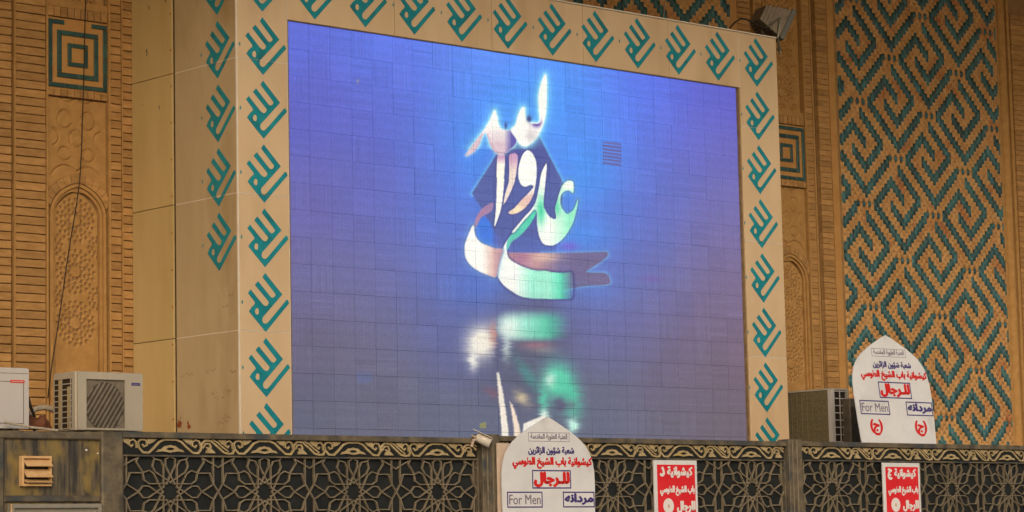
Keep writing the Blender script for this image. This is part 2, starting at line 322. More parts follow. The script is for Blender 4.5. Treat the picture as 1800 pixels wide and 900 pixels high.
def niche(cx, dz, label, seams, full=True):
    """one carved pilaster bay of the facade centred on cx"""
    t = thing('carved_brick_pilaster', label, 'wall', (cx, WY, 0), 'carved brick pilasters of the facade')
    b = MB(); b.box(cx-.70, cx+(.70 if seams == 'left' else .502), WY+.07, WY+.4, 0, ZT); b.build('wall_core', M['mortar'], t)
    # plain lower courses
    b = MB(); b.box(cx-.69, cx+(.69 if seams == 'left' else .501), WY, WY+.07, 0, Z0); b.build('plinth', M['carved'], t)
    y = WY+.012
    # square concentric teal inlay
    zc = 6.295+dz; sq = .312; b = MB(); b.box(cx-.335, cx+.335, WY+.02, WY+.07, zc-.335, zc+.335); b.build('inlay_bed', M['mosaic_tan_plain'], t)
    for k, (h, wd, n) in enumerate(((.295, .040, 4), (.198, .044, 2), (.088, .038, 1))):
        for side in range(4):
            L = 2*h/n
            for j in range(n):
                if full and k == 0 and side == 2 and j in (1, 2): continue    # lost tiles of the top row
                bb = MB(); a0, a1 = -h+j*L, -h+(j+1)*L-.005
                if j == 0: a0 -= wd/2
                if j == n-1: a1 -= wd/2+.002
                yy = WY+.005
                r = [(a0, a1, -h-wd/2, -h+wd/2), None, (-a1, -a0, h-wd/2, h+wd/2)][side] if side != 1 and side != 3 else None
                if side == 1: r = (h-wd/2, h+wd/2, a0, a1)
                if side == 3: r = (-h-wd/2, -h+wd/2, -a1, -a0)
                bb.cbox(cx+r[0], cx+r[1], yy, WY+.03, zc+r[2], zc+r[3], .003); bb.build('teal_tile', M['teal_tile'], t)
    soldiers(t, cx-.325, cx+.325, 6.640+dz, 6.73+dz, WY+.006, 9)
    soldiers(t, cx-.325, cx+.325, 5.900+dz, 5.965+dz, WY+.006, 9)
    # floral relief
    field('floral_relief', cx-.315, cx+.315, 5.02+dz, 5.885+dz, WY+.035, lambda X, Z: floral_h(X, Z, cx, 5.52+dz), t, M['carved'])
    # upper girih
    field('star_relief', cx-.30, cx+.30, 6.80+dz, ZT, WY+.045, lambda X, Z: girih_h(X, Z, cx-.02, 7.02+dz, .46), t, M['carved'])
    b = MB(); b.box(cx-.335, cx+.335, WY+.02, WY+.069, 6.735+dz, 6.80+dz); b.build('plain_band', M['carved'], t)
    # arch with girih
    za = 5.085+dz; zs = 4.80+dz; A = arch_pts(cx, .285, zs, za)
    field('star_relief', cx-.235, cx+.235, 2.5, za-.06, WY+.055, lambda X, Z: girih_h(X, Z, cx, 4.285+dz, .475), t, M['carved'],
          mask=lambda X, Z: Z < zs-.03+np.sqrt(np.clip(1-((X-cx)/.245)**2, 0, 1))*(za-zs-.03)*(1-.25*np.abs(X-cx)/.245))
    b = MB(); b.strip([(cx-.285, 2.5)]+A+[(cx+.285, 2.5)], .030, WY+.008, WY+.07)
    b.strip([(cx-.255, 2.5)]+arch_pts(cx, .255, zs, za-.035)+[(cx+.255, 2.5)], .026, WY+.030, WY+.07); b.build('arch_moulding', M['carved'], t)
    O = arch_pts(cx, .385, zs+.04, za+.115, 7); I = arch_pts(cx, .305, zs+.02, za+.02, 7)
    for i in range(1, len(O)-2):
        if i == 0: continue
        p = [I[i], I[i+1], O[i+1], O[i]]; c = np.mean(p, 0); p = [tuple(c+(np.array(q)-c)*.94) for q in p]
        p = [(max(cx-.325, min(cx+.325, q[0])), q[1]) for q in p]
        bb = MB(); bb.prism(p, WY+.006+random.uniform(0, .004), WY+.06); bb.build('brick', M['brick'], t)
    b = MB(); b.box(cx-.325, cx+.325, WY+.028, WY+.069, 4.80+dz, 5.015+dz)
    # panel border frame
    b2 = MB()
    for sx in (-1, 1):
        x = cx+sx*.335; b2.box(x-.010, x+.010, WY-.004, WY+.069, Z0, ZT)
    b2.build('border_rib', M['carved'], t)
    k = 0
    if seams == 'left':
        for x0, x1 in ((-.70, -.69),): pass
        k += courses(t, cx-.665, cx-.348, 2.5, ZT-.3, WY, ncol=1)
        k += courses(t, cx+.348, cx+.466, 2.53, ZT-.3, WY, ncol=1)
        k += courses(t, cx+.482, cx+.60, 2.50, ZT-.3, WY, ncol=1)
        b = MB(); b.strip([(cx-.675, Z0), (cx-.675, ZT)], .014, WY-.006, WY+.06); b.strip([(cx+.474, Z0), (cx+.474, ZT)], .012, WY-.006, WY+.06); b.build('mortar_rib', M['carved'], t)
    else:
        k += courses(t, cx+.348, cx+.475, 2.5, ZT-.3, WY+.006, h=.072, gap=.0028, jit=.0008)
        k += courses(t, cx-.475, cx-.348, 2.5, ZT-.3, WY+.006, h=.072, gap=.0028, jit=.0008)
        b = MB()
        for sx in (-1, 1):
            a, c = sorted((cx+sx*.475, cx+sx*.50)); b.box(a, c, WY+.002, WY+.069, Z0, ZT)
        b.build('border_moulding', M['carved'], t)
    return t
M['mosaic_tan_plain'] = mat('tan_tile_bed', (.42, .21, .065), (.48, .26, .085), .85, 6)
nl = niche(12.81, 0, 'carved brick pilaster left of the billboard, with concentric teal squares and arched star panel', 'left')
nr = niche(22.50, -.055, 'carved brick pilaster right of the billboard, half hidden by its frame', 'right', full=False)

# plain brick strips between pilaster and mosaic, far right wall, far left wall
def strip_wall(name, label, x0, x1, ncol, y=WY, h=.078, cat='wall', gap=.0075):
    t = thing(name, label, cat, (x0, y, 0)); b = MB(); b.box(x0, x1, y+.045, WY+.4, 0, ZT); b.build('wall_core', M['mortar'], t)
    courses(t, x0, x1-.004, 2.5, ZT-.3, y, h=h, ncol=ncol, gap=gap, jit=.003 if gap > .005 else .001)
    return t
strip_wall('brick_pier', 'narrow plain brick pier at the far left edge beside the carved pilaster', 11.35, 12.11, 2)
# ------------------------------------------------------------------ mosaic panels
H1 = [(6, 6), (2, 6), (2, 12), (12, 12), (12, 4)]; H2 = [(2, 3), (9, 3), (9, 9), (5, 9)]
DOTS = {(1, 1), (0, 2), (12, 3)}; TEAL = set()                # cells of one repeat (13 x 12 diagonal steps)
for H in (H1, H2):
    for (p0, q0), (p1, q1) in zip(H[:-1], H[1:]):
        for p in range(min(p0, p1), max(p0, p1)+1):
            for q in range(min(q0, q1), max(q0, q1)+1): TEAL.add((p % 13, q % 12))
TG = np.zeros((13, 12), int)
for p, q in DOTS: TG[p, q] = 2
for p, q in TEAL: TG[p, q] = 1
def mosaic(x0, x1, z0, z1, node, label, y=WY-.002):
    t = thing('mosaic_panel', label, 'wall panel', (x0, y, 0), 'brick mosaic wall panels')
    b = MB(); b.box(x0, x1, y+.012, WY+.4, 0, z1); b.build('wall_core', M['mortar'], t)
    w2, hh = .0519, .0500; wc, hb = w2/2, 2*hh
    c0, c1 = math.floor((x0-node[0])/w2), math.ceil((x1-node[0])/w2); s0, s1 = math.floor((z0-node[1])/hh), math.ceil((z1-node[1])/hh)
    C, S_ = np.meshgrid(np.arange(c0, c1+1), np.arange(s0, s1+1)); C = C.ravel(); S_ = S_.ravel(); k = (C+S_) % 2 == 0; C, S_ = C[k], S_[k]
    tl = TG[((C-S_)//2) % 13, ((-C-S_)//2) % 12]
    X = node[0]+(C+2)*w2-w2/2; Zb = node[1]+(S_+2)*hh-hh; X = np.concatenate([X, X+wc]); Zb = np.concatenate([Zb, Zb+rng.uniform(-.004, .004, len(Zb))]); tl = np.concatenate([tl, tl])
    k = (X > x0-.001) & (X+wc < x1+.012); X, Zb, tl = X[k], Zb[k], tl[k]
    for nm, sel, gap, dy in (('teal_brickwork', tl > 0, .0028, .0025), ('tan_brickwork', tl == 0, .0005, 0)):
        x, z = X[sel], Zb[sel]; n = len(x); yy = y-dy-rng.uniform(0, .0025 if nm[1] == 'e' else .0003, n)
        xa, xb, za, zb = x+gap/2, x+wc-gap/2, z+gap/2, z+hb-gap/2
        if nm[1] == 'e': ex = np.where(tl[sel] == 1, .25*hb, -.18*hb); za, zb = za-ex, zb+ex
        V = np.empty((n, 8, 3)); yb = np.full(n, y+.013)
        for k, (a, b_, c) in enumerate(((xa, yy, za), (xb, yy, za), (xb, yy, zb), (xa, yy, zb), (xa, yb, za), (xb, yb, za), (xb, yb, zb), (xa, yb, zb))):
            V[:, k, 0] = a; V[:, k, 1] = b_; V[:, k, 2] = c
        q = np.array([(0, 1, 2, 3), (4, 5, 1, 0), (5, 6, 2, 1), (6, 7, 3, 2), (7, 4, 0, 3)])
        Fq = (np.arange(n)[:, None, None]*8+q[None]).reshape(-1)
        me = bpy.data.meshes.new(nm); me.vertices.add(n*8); me.vertices.foreach_set('co', V.ravel())
        me.loops.add(n*20); me.loops.foreach_set('vertex_index', Fq.astype(np.int32)); me.polygons.add(n*5)
        me.polygons.foreach_set('loop_start', np.arange(0, n*20, 4, dtype=np.int32)); me.polygons.foreach_set('loop_total', np.full(n*5, 4, dtype=np.int32))
        at = me.attributes.new('rnd', 'FLOAT', 'FACE'); at.data.foreach_set('value', np.repeat(rng.uniform(0, 1, n), 5).astype(np.float32))
        me.materials.append(M['mosaic_teal'] if nm[1] == 'e' else M['mosaic_tan']); me.update(); me.validate()
        obj(nm, me, t, kind='stuff')
    return t
mosaic(23.395, 26.545, 2.5, 8.72, (25.085, 6.935), 'tall tan and teal brick mosaic panel of squared spirals at the right')
mosaic(18.45, 21.60, 6.6, 8.72, (19.493, 7.515), 'strip of teal spiral brick mosaic showing above the billboard frame')
def plain_strip(name, label, x0, x1):
    t = thing(name, label, 'wall', (x0, WY, 0)); b = MB(); b.box(x0+.068, x1, WY+.045, WY+.4, 0, ZT); b.build('wall_core', M['mortar'], t)
    courses(t, x0+.075, x1-.115, 2.5, ZT-.3, WY, h=.066, gap=.003, jit=.001)
    b = MB(); b.box(x1-.112, x1, WY-.001, WY+.045, Z0, ZT); b.build('plain_band', M['mosaic_tan_plain'], t)
    b = MB(); b.box(x0, x0+.068, WY+.15, WY+.2, Z0, ZT); b.build('groove', M['mortar'], t)
    return t
plain_strip('brick_strip', 'narrow brick strip between the carved pilaster and the tall mosaic panel', 23.00, 23.395)
# strip left of the right pilaster, above the frame
t = thing('brick_strip', 'brick strip behind the floodlight above the billboard corner', 'wall', (21.60, WY, 0))
b = MB(); b.box(21.60, 21.99, WY+.045, WY+.4, 0, ZT); b.build('wall_core', M['mortar'], t); courses(t, 21.72, 21.94, 6.5, ZT-.3, WY, h=.066, gap=.006)
b = MB(); b.box(21.60, 21.71, WY-.001, WY+.045, 6.5, ZT); b.build('plain_band', M['mosaic_tan_plain'], t)
# mouldings right of the mosaic and the wall beyond
t = thing('moulded_brick_edge', 'half round brick mouldings edging the mosaic at the far right', 'moulding', (26.545, WY, 0))
b = MB(); b.box(26.545, 27.0, WY+.06, WY+.4, 0, ZT); b.build('wall_core', M['mortar'], t)
b = MB(); n = 12
for i in range(n):
    a0, a1 = math.pi*i/n, math.pi*(i+1)/n; c = 26.70; rr = .075
    b.add([(c-rr*math.cos(a0), WY+.06-rr*math.sin(a0), Z0), (c-rr*math.cos(a1), WY+.06-rr*math.sin(a1), Z0), (c-rr*math.cos(a1), WY+.06-rr*math.sin(a1), ZT), (c-rr*math.cos(a0), WY+.06-rr*math.sin(a0), ZT)], [(0, 1, 2, 3)])
b.build('half_round', M['carved'], t, smooth=True)
b = MB(); b.box(26.555, 26.60, WY+.015, WY+.06, Z0, ZT); b.box(26.80, 26.85, WY+.01, WY+.06, Z0, ZT); b.build('fillet', M['carved'], t)
strip_wall('brick_pier', 'plain brick pier at the far right edge of the facade', 26.87, 27.6, 2, WY, .066, gap=.0035)
b = MB(); b.box(27.6, 40, WY, WY+.4, 0, 9.55); tag(b.build('plain_wall', M['carved']), 'plain tan wall continuing beyond the right edge of the facade', 'wall')
b = MB(); b.box(-2, 11.34, WY, WY+.4, 0, 9.55); tag(b.build('plain_wall', M['carved']), 'plain tan wall continuing beyond the left edge of the facade', 'wall')
b = MB(); b.box(11.34, 27.6, WY-.03, WY+.4, 8.77, 9.55); tag(b.build('wall_frieze', M['carved']), 'plain tan band along the top of the facade under the added soffit', 'wall')
b = MB(); b.box(13.52, 18.45, WY+.05, WY+.4, 0, ZT); b.box(18.45, 21.60, WY+.05, WY+.4, 0, 6.6)
tag(b.build('rear_wall', M['carved']), 'plain brick wall hidden behind the billboard', 'wall')

# ------------------------------------------------------------------ billboard housing
YF = 18.6; XL, XR, ZTOP = 13.408, 20.55, 7.095
SX0, SX1, SZ1, SZ0 = 13.995, 19.922, 6.490, 2.545
hs = thing('billboard_housing', 'big cream clad housing round the glowing screen, printed with teal calligraphy', 'billboard', (17, 19.4, 0))
b = MB(); b.box(XL+.03, SX0-.006, YF+.02, WY+.04, 0, ZTOP-.02); b.box(SX1+.006, XR-.02, YF+.02, WY+.04, 0, ZTOP-.02)
b.box(SX0-.006, SX1+.006, YF+.02, WY+.04, SZ1+.01, ZTOP-.02); b.box(SX0-.006, SX1+.006, YF+.30, WY+.04, 0, SZ1+.01)
b.build('housing_core', M['dirty'], hs)
G = .0035
def panel(x0, x1, z0, z1, m='cream'):
    b = MB(); b.cbox(x0+G, x1-G, YF, YF+.02, z0+G, z1-G, .003); o = b.build('cladding_panel', M[m], hs); return o
zs = [0.0, 1.20, 2.42, 3.64, 4.865, 6.085, ZTOP]
for a, c in zip(zs[:-1], zs[1:]):
    panel(XL+.012, 13.975, a, c); panel(19.955, XR, a, c)
xs = [13.975, 15.24, 16.46, 17.68, 18.90, 19.955]
for a, c in zip(xs[:-1], xs[1:]): panel(a, c, SZ1+.004, ZTOP)
# side face: two planes
def spanel(x, y0, y1, z0, z1, m):
    b = MB(); b.add([(x, y0+G, z0+G), (x, y1-G, z0+G), (x, y1-G, z1-G), (x, y0+G, z1-G), (x+.02, y0+G, z0+G), (x+.02, y1-G, z0+G), (x+.02, y1-G, z1-G), (x+.02, y0+G, z1-G)],
                    [(0, 3, 2, 1), (0, 1, 5, 4), (1, 2, 6, 5), (2, 3, 7, 6), (3, 0, 4, 7), (4, 5, 6, 7)])
    b.build('side_panel', M[m], hs)
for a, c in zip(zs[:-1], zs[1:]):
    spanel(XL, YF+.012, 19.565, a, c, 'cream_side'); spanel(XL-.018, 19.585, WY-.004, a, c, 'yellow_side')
def bead(*a, m='sealant'):
    b = MB(); b.box(*a); b.build('sealant_bead', M[m], hs)
bead(XL-.004, XL+.010, YF-.004, YF+.010, 0, ZTOP)
for z in zs[1:-1]:
    bead(XL+.012, 13.972, YF-.0012, YF+.004, z-G, z+G*.9); bead(19.958, XR-.01, YF-.0012, YF+.004, z-G, z+G*.9); bead(XL-.0012, XL+.004, YF+.012, 19.56, z-G, z+G)
bead(13.972, 13.978, YF-.001, YF+.004, 2.5, ZTOP); bead(19.952, 19.958, YF-.001, YF+.004, SZ1, ZTOP)
b = MB(); b.box(13.96, XR+.004, YF-.006, YF+.10, ZTOP+.002, ZTOP+.014); b.build('top_trim', M['sealant'], hs)
b = MB(); b.box(XL+.04, XR-.03, YF+.10, WY, ZTOP-.019, ZTOP+.001); b.build('top_plate', M['dirty'], hs)
b = MB(); b.box(SX0-.012, SX0-.002, YF+.004, YF+.30, SZ0, SZ1); b.box(SX1+.002, SX1+.014, YF+.004, YF+.30, SZ0, SZ1+.01); b.box(SX0, SX1, YF+.004, YF+.30, SZ1+.0005, SZ1+.009)
b.build('inner_reveal', M['dirty'], hs)
# screws and dents in the yellow side
b = MB()
for z in np.arange(2.9, 7.0, .34):
    b.box(XL-.022, XL-.017, 19.592, 19.604, z, z+.014)
b.build('screw_row', M['rust'], hs)
b = MB()
for (px, py, s) in ((262, 15, 4), (258, 92, 5), (280, 190, 4), (250, 185, 2), (258, 98, 3), (291, 2, 4)):
    p = atX(px, py, XL-.02); b.prism([(p[1]-.010*s/4, p[2]-.02*s/4), (p[1]+.014*s/4, p[2]+.01*s/4), (p[1]+.004, p[2]+.03*s/4)], 0, .002)
vv = [(XL-.0195+y, x, z) for x, y, z in b.v]; b.v = vv; b.build('scratch', M['acdark'], hs)
def blot(px, py, n, r, m='rust', name='stain'):
    b = MB(); c = atX(px, py, XL)
    for k in range(n):
        y = c[1]+random.gauss(0, r*(.8 if m == 'rust' else 3.5)); z = c[2]+abs(random.gauss(0, r))-(0 if m == 'rust' else (y-c[1])*.05); s = random.uniform(.004, .016) if m == 'rust' else random.uniform(.0025, .007)
        pts = [(y+s*random.uniform(.6, 1.2)*math.cos(a), z+s*random.uniform(.8, 2.2)*math.sin(a)) for a in np.arange(0, 6.2, .9)]
        yy = XL-.0008-.00012*k; o = len(b.v); b.v += [(yy, p[0], p[1]) for p in pts]; b.f.append(tuple(range(o+len(pts)-1, o-1, -1))); b.mi.append(0)
    b.build(name, M[m], hs)
blot(316, 748, 26, .022); blot(332, 752, 12, .02)
M['smudge'] = mat('brown_smudge', (.24, .14, .065), (.32, .21, .10), .8, 30)
for px, py, n in ((398, 540, 5), (330, 662, 5), (365, 655, 5), (410, 655, 8), (400, 690, 8), (412, 655, 6), (375, 695, 4), (400, 735, 12), (390, 745, 8), (405, 520, 3), (390, 700, 4)): blot(px, py, n+3, .014, 'smudge', 'smudge')

MOT = [(-.1912, .3367), (-.1766, .353), (-.1601, .3711), (-.0887, .3008), (-.0304, .2454), (-.0124, .2338), (.003, .2308), (.0213, .2371), (.0334, .2532), (.0382, .2671), (.0274, .2788), (-.1144, .413), (-.0979, .4304), (-.0777, .4489), (.0571, .3169), (.0734, .308), (.0936, .3131), (.1103, .3282), (.1123, .3434), (.1015, .3536), (-.0291, .4862), (-.0151, .5101), (.0006, .5267), (.0934, .4353), (.1876, .3435), (.0742, .231), (-.0319, .1274), (-.0368, .1009), (-.0262, .0795), (-.0054, .0718), (.0156, .0782), (.0359, .0965), (.1378, .1997), (.233, .2969), (.246, .2982), (.264, .2683), (.137, .1397), (0, -.0022), (-.0914, .0846), (-.1824, .1741), (-.153, .2126), (-.1138, .2462), (-.1199, .2642)]
EYE = [(-.1173, .1789), (-.1062, .2023), (-.0916, .2096), (-.0764, .1992), (-.0721, .1758), (-.0778, .1544), (-.0951, .1482), (-.1104, .1572)]
DOT = [(-.2633, .2538), (-.2531, .2763), (-.2433, .2556), (-.2535, .2331)]
def motif_mesh(zmin=None):
    b = MB(); b.prism(MOT, -.0012, -.0001, [EYE]); b.prism(DOT, -.0012, -.0001); return b.mesh('calligraphy_motif', M['teal_paint'])
mm = motif_mesh()
def motif(x, y, z, rz=0):
    o = obj('calligraphy_motif', mm, hs); o.location = (x, y, z); o.rotation_euler = (0, 0, rz); return o
for k in range(0, 8): motif(13.700, YF, 6.535-.5797*k)
for k in range(1, 12): motif(13.700+.5929*k, YF, 6.535)
for k in range(1, 8): motif(20.222-.002*k, YF, 6.535-.5797*k)
for k in range(0, 5): motif(XL, 18.885, 6.516-.581*k, R(-90))

# ------------------------------------------------------------------ LED screen
sc = thing('led_screen', 'large blue LED video screen glowing with white and green calligraphy', 'screen', (17, YF+.1, 0))
b = MB(); b.box(SX0, SX1, YF+.055, YF+.29, SZ0, SZ1); b.build('backing_cabinet', M['ledback'], sc)
b = MB()
for k in range(5):
    pass
def smooth(pts, n=5):
    P = np.array(pts, float); N = len(P); out = []
    for i in range(N):
        p0, p1, p2, p3 = P[i-1], P[i], P[(i+1) % N], P[(i+2) % N]
        d = np.linalg.norm(p2-p1); m1 = (p2-p0)*.5; m2 = (p3-p1)*.5
        l1, l2 = np.linalg.norm(m1), np.linalg.norm(m2)
        if l1 > d: m1 *= d/l1
        if l2 > d: m2 *= d/l2
        for t in np.arange(0, 1, 1/n):
            out.append((2*t**3-3*t**2+1)*p1+(t**3-2*t**2+t)*m1+(-2*t**3+3*t**2)*p2+(t**3-t**2)*m2)
    return np.array(out)
def cr(ox, oy, s, pts): return [(ox+x/s, oy+y/s) for x, y in pts]
def sdist(px, py, poly):
    """signed distance in pixels (negative inside), evaluated only near the shape"""
    lo, hi = poly.min(0)-45, poly.max(0)+45; d = np.full(px.shape, 99.); s = (px > lo[0]) & (px < hi[0]) & (py > lo[1]) & (py < hi[1])
    x, y = px[s], py[s]; dm = np.full(x.shape, 1e9); ins = np.zeros(x.shape, bool); n = len(poly)
    for i in range(n):
        ax, ay = poly[i]; bx, by = poly[(i+1) % n]; ex, ey = bx-ax, by-ay; L = ex*ex+ey*ey+1e-9
        t = np.clip(((x-ax)*ex+(y-ay)*ey)/L, 0, 1); dm = np.minimum(dm, (x-ax-t*ex)**2+(y-ay-t*ey)**2)
        if ay != by: ins ^= ((ay > y) != (by > y)) & (x < (bx-ax)*(y-ay)/(by-ay)+ax)
    d[s] = np.where(ins, -1, 1)*np.sqrt(dm); return d
def art(px, py):
    """picture on the screen, in photo pixels, sRGB 0..255"""
    S = [(520, 60, 92, 108, 222), (700, 90, 92, 120, 240), (850, 110, 96, 142, 255), (1000, 140, 88, 146, 255), (1130, 160, 86, 112, 240), (1280, 175, 92, 92, 208), (530, 200, 92, 98, 200), (680, 200, 92, 104, 208),
         (800, 215, 86, 128, 240), (1080, 230, 90, 134, 250), (1200, 250, 100, 108, 214), (1280, 290, 106, 104, 186), (530, 350, 100, 100, 180), (680, 350, 96, 102, 190), (790, 360, 84, 122, 226), (1080, 360, 84, 122, 224), (1160, 370, 98, 108, 198),
         (1280, 400, 112, 106, 166), (530, 480, 104, 102, 158), (680, 480, 104, 106, 166), (780, 470, 92, 110, 196), (1110, 470, 96, 112, 196), (1200, 500, 112, 108, 162), (1290, 520, 118, 104, 140), (530, 600, 104, 100, 134), (680, 600, 108, 106, 140), (790, 560, 94, 106, 172), (1100, 560, 104, 108, 166), (1200, 620, 110, 104, 136),
         (1290, 650, 112, 100, 124), (530, 740, 98, 102, 128), (680, 740, 102, 104, 130), (900, 620, 92, 96, 140), (850, 740, 100, 108, 138), (1050, 740, 102, 108, 138), (1200, 750, 104, 104, 128), (1300, 760, 106, 100, 118)]
    S = np.array(S, float); w = np.zeros(px.shape); C = np.zeros(px.shape+(3,))
    for x, y, r, g_, b_ in S:
        q = np.exp(-((px-x)**2+(py-y)**2)/(2*60**2))+1e-9; w += q; C += q[..., None]*np.array([r, g_, b_])
    C /= w[..., None]
    def blend(col, a):
        nonlocal C; a = np.clip(a, 0, 1)[..., None]; C = C*(1-a)+np.asarray(col)*a
    def rimd(d, k=.55, w=1.8): blend((58, 62, 128), k*np.exp(-((d-1.2)/w)**2))
    def lerp(c0, c1, t): t = np.clip(t, 0, 1)[..., None]; return np.array(c0)*(1-t)+np.array(c1)*t
    def gs(x, y, sx, sy, rot=0):
        c, s = math.cos(R(rot)), math.sin(R(rot)); u = (px-x)*c+(py-y)*s; v = -(px-x)*s+(py-y)*c; return np.exp(-(u/sx)**2-(v/sy)**2)
    blend((72, 150, 255), .85*gs(930, 190, 105, 75)); blend((70, 150, 255), .75*gs(1025, 300, 60, 75)); blend((64, 140, 245), .6*gs(835, 265, 40, 70))
    blend((76, 148, 250), .7*gs(1020, 415, 60, 32)); blend((80, 120, 220), .6*gs(840, 500, 60, 40)); blend((86, 130, 225), .5*gs(1040, 500, 60, 40))
    CA = lambda p: smooth(cr(800, 120, 5, p)); CB = lambda p: smooth(cr(800, 280, 5, p)); CC = lambda p: smooth(cr(930, 280, 5, p)); CD = lambda p: smooth(cr(800, 400, 5.625, p)); CE = lambda p: smooth(cr(930, 400, 5.625, p))
    fill = lambda d, k=.8: np.clip(.5-d/k, 0, 1)
    halo = lambda d, r: np.exp(-np.clip(d, 0, None)/r)
    dia = np.array([(829, 340), (872, 272), (905, 250), (947, 238), (991, 323), (985, 400), (975, 446), (905, 452), (868, 415), (850, 372)], float)
    P1 = CA([(95, 765), (150, 745), (200, 690), (235, 610), (262, 568), (285, 600), (310, 680), (350, 735), (395, 752), (440, 745), (475, 715), (510, 690), (540, 640), (520, 580), (490, 550), (420, 540), (385, 500), (368, 420), (350, 370), (330, 400), (300, 470), (240, 560), (165, 660)])
    P2 = CA([(490, 545), (530, 500), (560, 400), (590, 345), (612, 350), (618, 420), (640, 470), (690, 480), (740, 470), (738, 380), (730, 260), (750, 150), (790, 55), (803, 110), (803, 250), (795, 400), (770, 500), (730, 590), (680, 650), (620, 687), (570, 668), (530, 610)])
    L1 = CB([(376, -40), (436, -40), (432, 150), (418, 330), (400, 450), (350, 590), (345, 580), (358, 450), (365, 250)]); L2 = CB([(480, -40), (548, -40), (540, 100), (510, 230), (450, 360), (425, 395), (440, 300), (470, 200), (478, 100)])
    Wv = CB([(640, -80), (680, -50), (712, 20), (718, 120), (705, 230), (680, 330), (620, 420), (550, 470), (490, 482), (470, 465), (520, 430), (580, 360), (640, 300), (690, 240), (660, 225), (620, 240), (580, 225), (558, 170), (555, 100), (570, 20), (600, -50)])
    Y0 = CB([(330, 380), (240, 430), (180, 520), (162, 610), (180, 605), (230, 510), (300, 470), (328, 440)])
    Y1 = CD([(170, -20), (130, 70), (98, 160), (95, 230), (105, 300), (150, 370), (230, 430), (320, 470), (405, 490), (425, 400), (450, 300), (470, 215), (400, 205), (330, 180), (260, 150), (210, 95), (190, 30), (185, -20)])
    YB = CD([(195, 20), (215, 90), (265, 145), (335, 178), (400, 202), (465, 212), (440, 140), (380, 20), (330, -70), (260, -110), (210, -60)])
    GB = np.concatenate([smooth(cr(800, 400, 5.625, [(625, 0), (560, 70), (500, 150), (465, 230), (430, 330), (418, 420), (430, 500), (480, 570), (560, 630), (650, 680), (760, 700), (900, 705), (980, 706), (1080, 705), (1160, 690), (1160, 450), (1080, 448), (980, 445), (900, 430), (800, 425), (700, 400), (600, 355), (530, 300), (512, 240), (512, 185), (560, 110), (640, 10)]))])
    GN = CB([(700, 445), (640, 500), (560, 590), (480, 680), (452, 740), (456, 800), (500, 725), (560, 680), (620, 620), (672, 550), (715, 470)])
    AL = CC([(150, 38), (110, 120), (90, 230), (60, 370), (20, 440), (-40, 505), (-110, 590), (-150, 640), (-130, 640), (-60, 555), (0, 490), (50, 440), (70, 470), (72, 570), (90, 680), (130, 745), (200, 758), (260, 730), (320, 670), (380, 570), (415, 450), (430, 348), (405, 420), (380, 455), (330, 478), (290, 430), (275, 370), (285, 310), (320, 277), (360, 277), (388, 295), (388, 205), (345, 188), (305, 215), (270, 290), (250, 360), (230, 440), (236, 520), (190, 512), (150, 460), (127, 400), (135, 280), (150, 150), (156, 60)])
    DB = CE([(-310, 250), (0, 250), (300, 250), (700, 240), (765, 240), (782, 270), (750, 310), (650, 380), (570, 438), (680, 445), (750, 450), (790, 480), (806, 540), (770, 566), (600, 575), (420, 600), (330, 610), (300, 520), (150, 440), (0, 418), (-130, 390), (-210, 330), (-300, 290)])
    d = sdist(px, py, dia); blend((120, 210, 255), .85*halo(np.abs(d), 2.4)*((py < 345))); blend((82, 96, 166), fill(d, 2.5)*np.clip((470-py)/60, 0, 1)*.95); blend((72, 74, 148), fill(d, 3)*.5*gs(935, 270, 60, 40))
    d = sdist(px, py, YB); blend(lerp((60, 120, 232), (90, 90, 165), (px-860)/20), fill(d, 3)*np.clip((px-828)/15, 0, 1))
    d = sdist(px, py, DB); blend((120, 200, 255), .7*halo(np.abs(d), 2.0)*(px > 950)); blend(lerp((196, 150, 160), (112, 104, 150), (px-945)/40), fill(d, 2)*.96); blend((240, 200, 185), fill(d, 2)*.8*gs(955, 452, 28, 9)); blend((150, 90, 150), fill(d, 2)*.5*gs(915, 455, 20, 14)); blend((104, 108, 160), fill(d, 2)*gs(1000, 500, 30, 12)*.8)
    d = sdist(px, py, GB); rimd(d, .6, 2.2); col = lerp((255, 255, 255), (165, 246, 226), (px-905)/30); t = np.clip((px-965)/25, 0, 1)[..., None]; col = col*(1-t)+np.array((84, 216, 182))*t; blend(col, fill(d, 1.2)*np.clip((1008-px)/24, 0, 1))
    d = sdist(px, py, GN); blend(lerp((84, 214, 188), (110, 190, 190), (py-390)/60), fill(d, 1.2))
    d = sdist(px, py, Y0); blend(lerp((168, 128, 170), (150, 128, 178), (px-850)/20), fill(d, 1.2))
    d = sdist(px, py, Y1); blend((140, 215, 255), .5*halo(d, 4)); col = lerp((255, 255, 255), (226, 190, 186), (px-846)/22); blend(col, fill(d, 1.2)); blend((184, 140, 164), fill(d, 1)*np.clip((px-862)/16, 0, 1)*.75); rimd(d, .3)
    for Pp, c0, c1, a in ((L1, (205, 160, 205), (255, 252, 248), (276, 14)), (L2, (200, 155, 198), (240, 222, 218), (276, 26)), (Wv, (255, 255, 255), (232, 188, 184), (328, 22))):
        d = sdist(px, py, Pp); rimd(d, .35); blend(lerp(c0, c1, (py-a[0])/a[1]), fill(d, 1))
    blend((255, 238, 205), fill(sdist(px, py, Wv), 1)*.9*gs(908, 368, 20, 10))
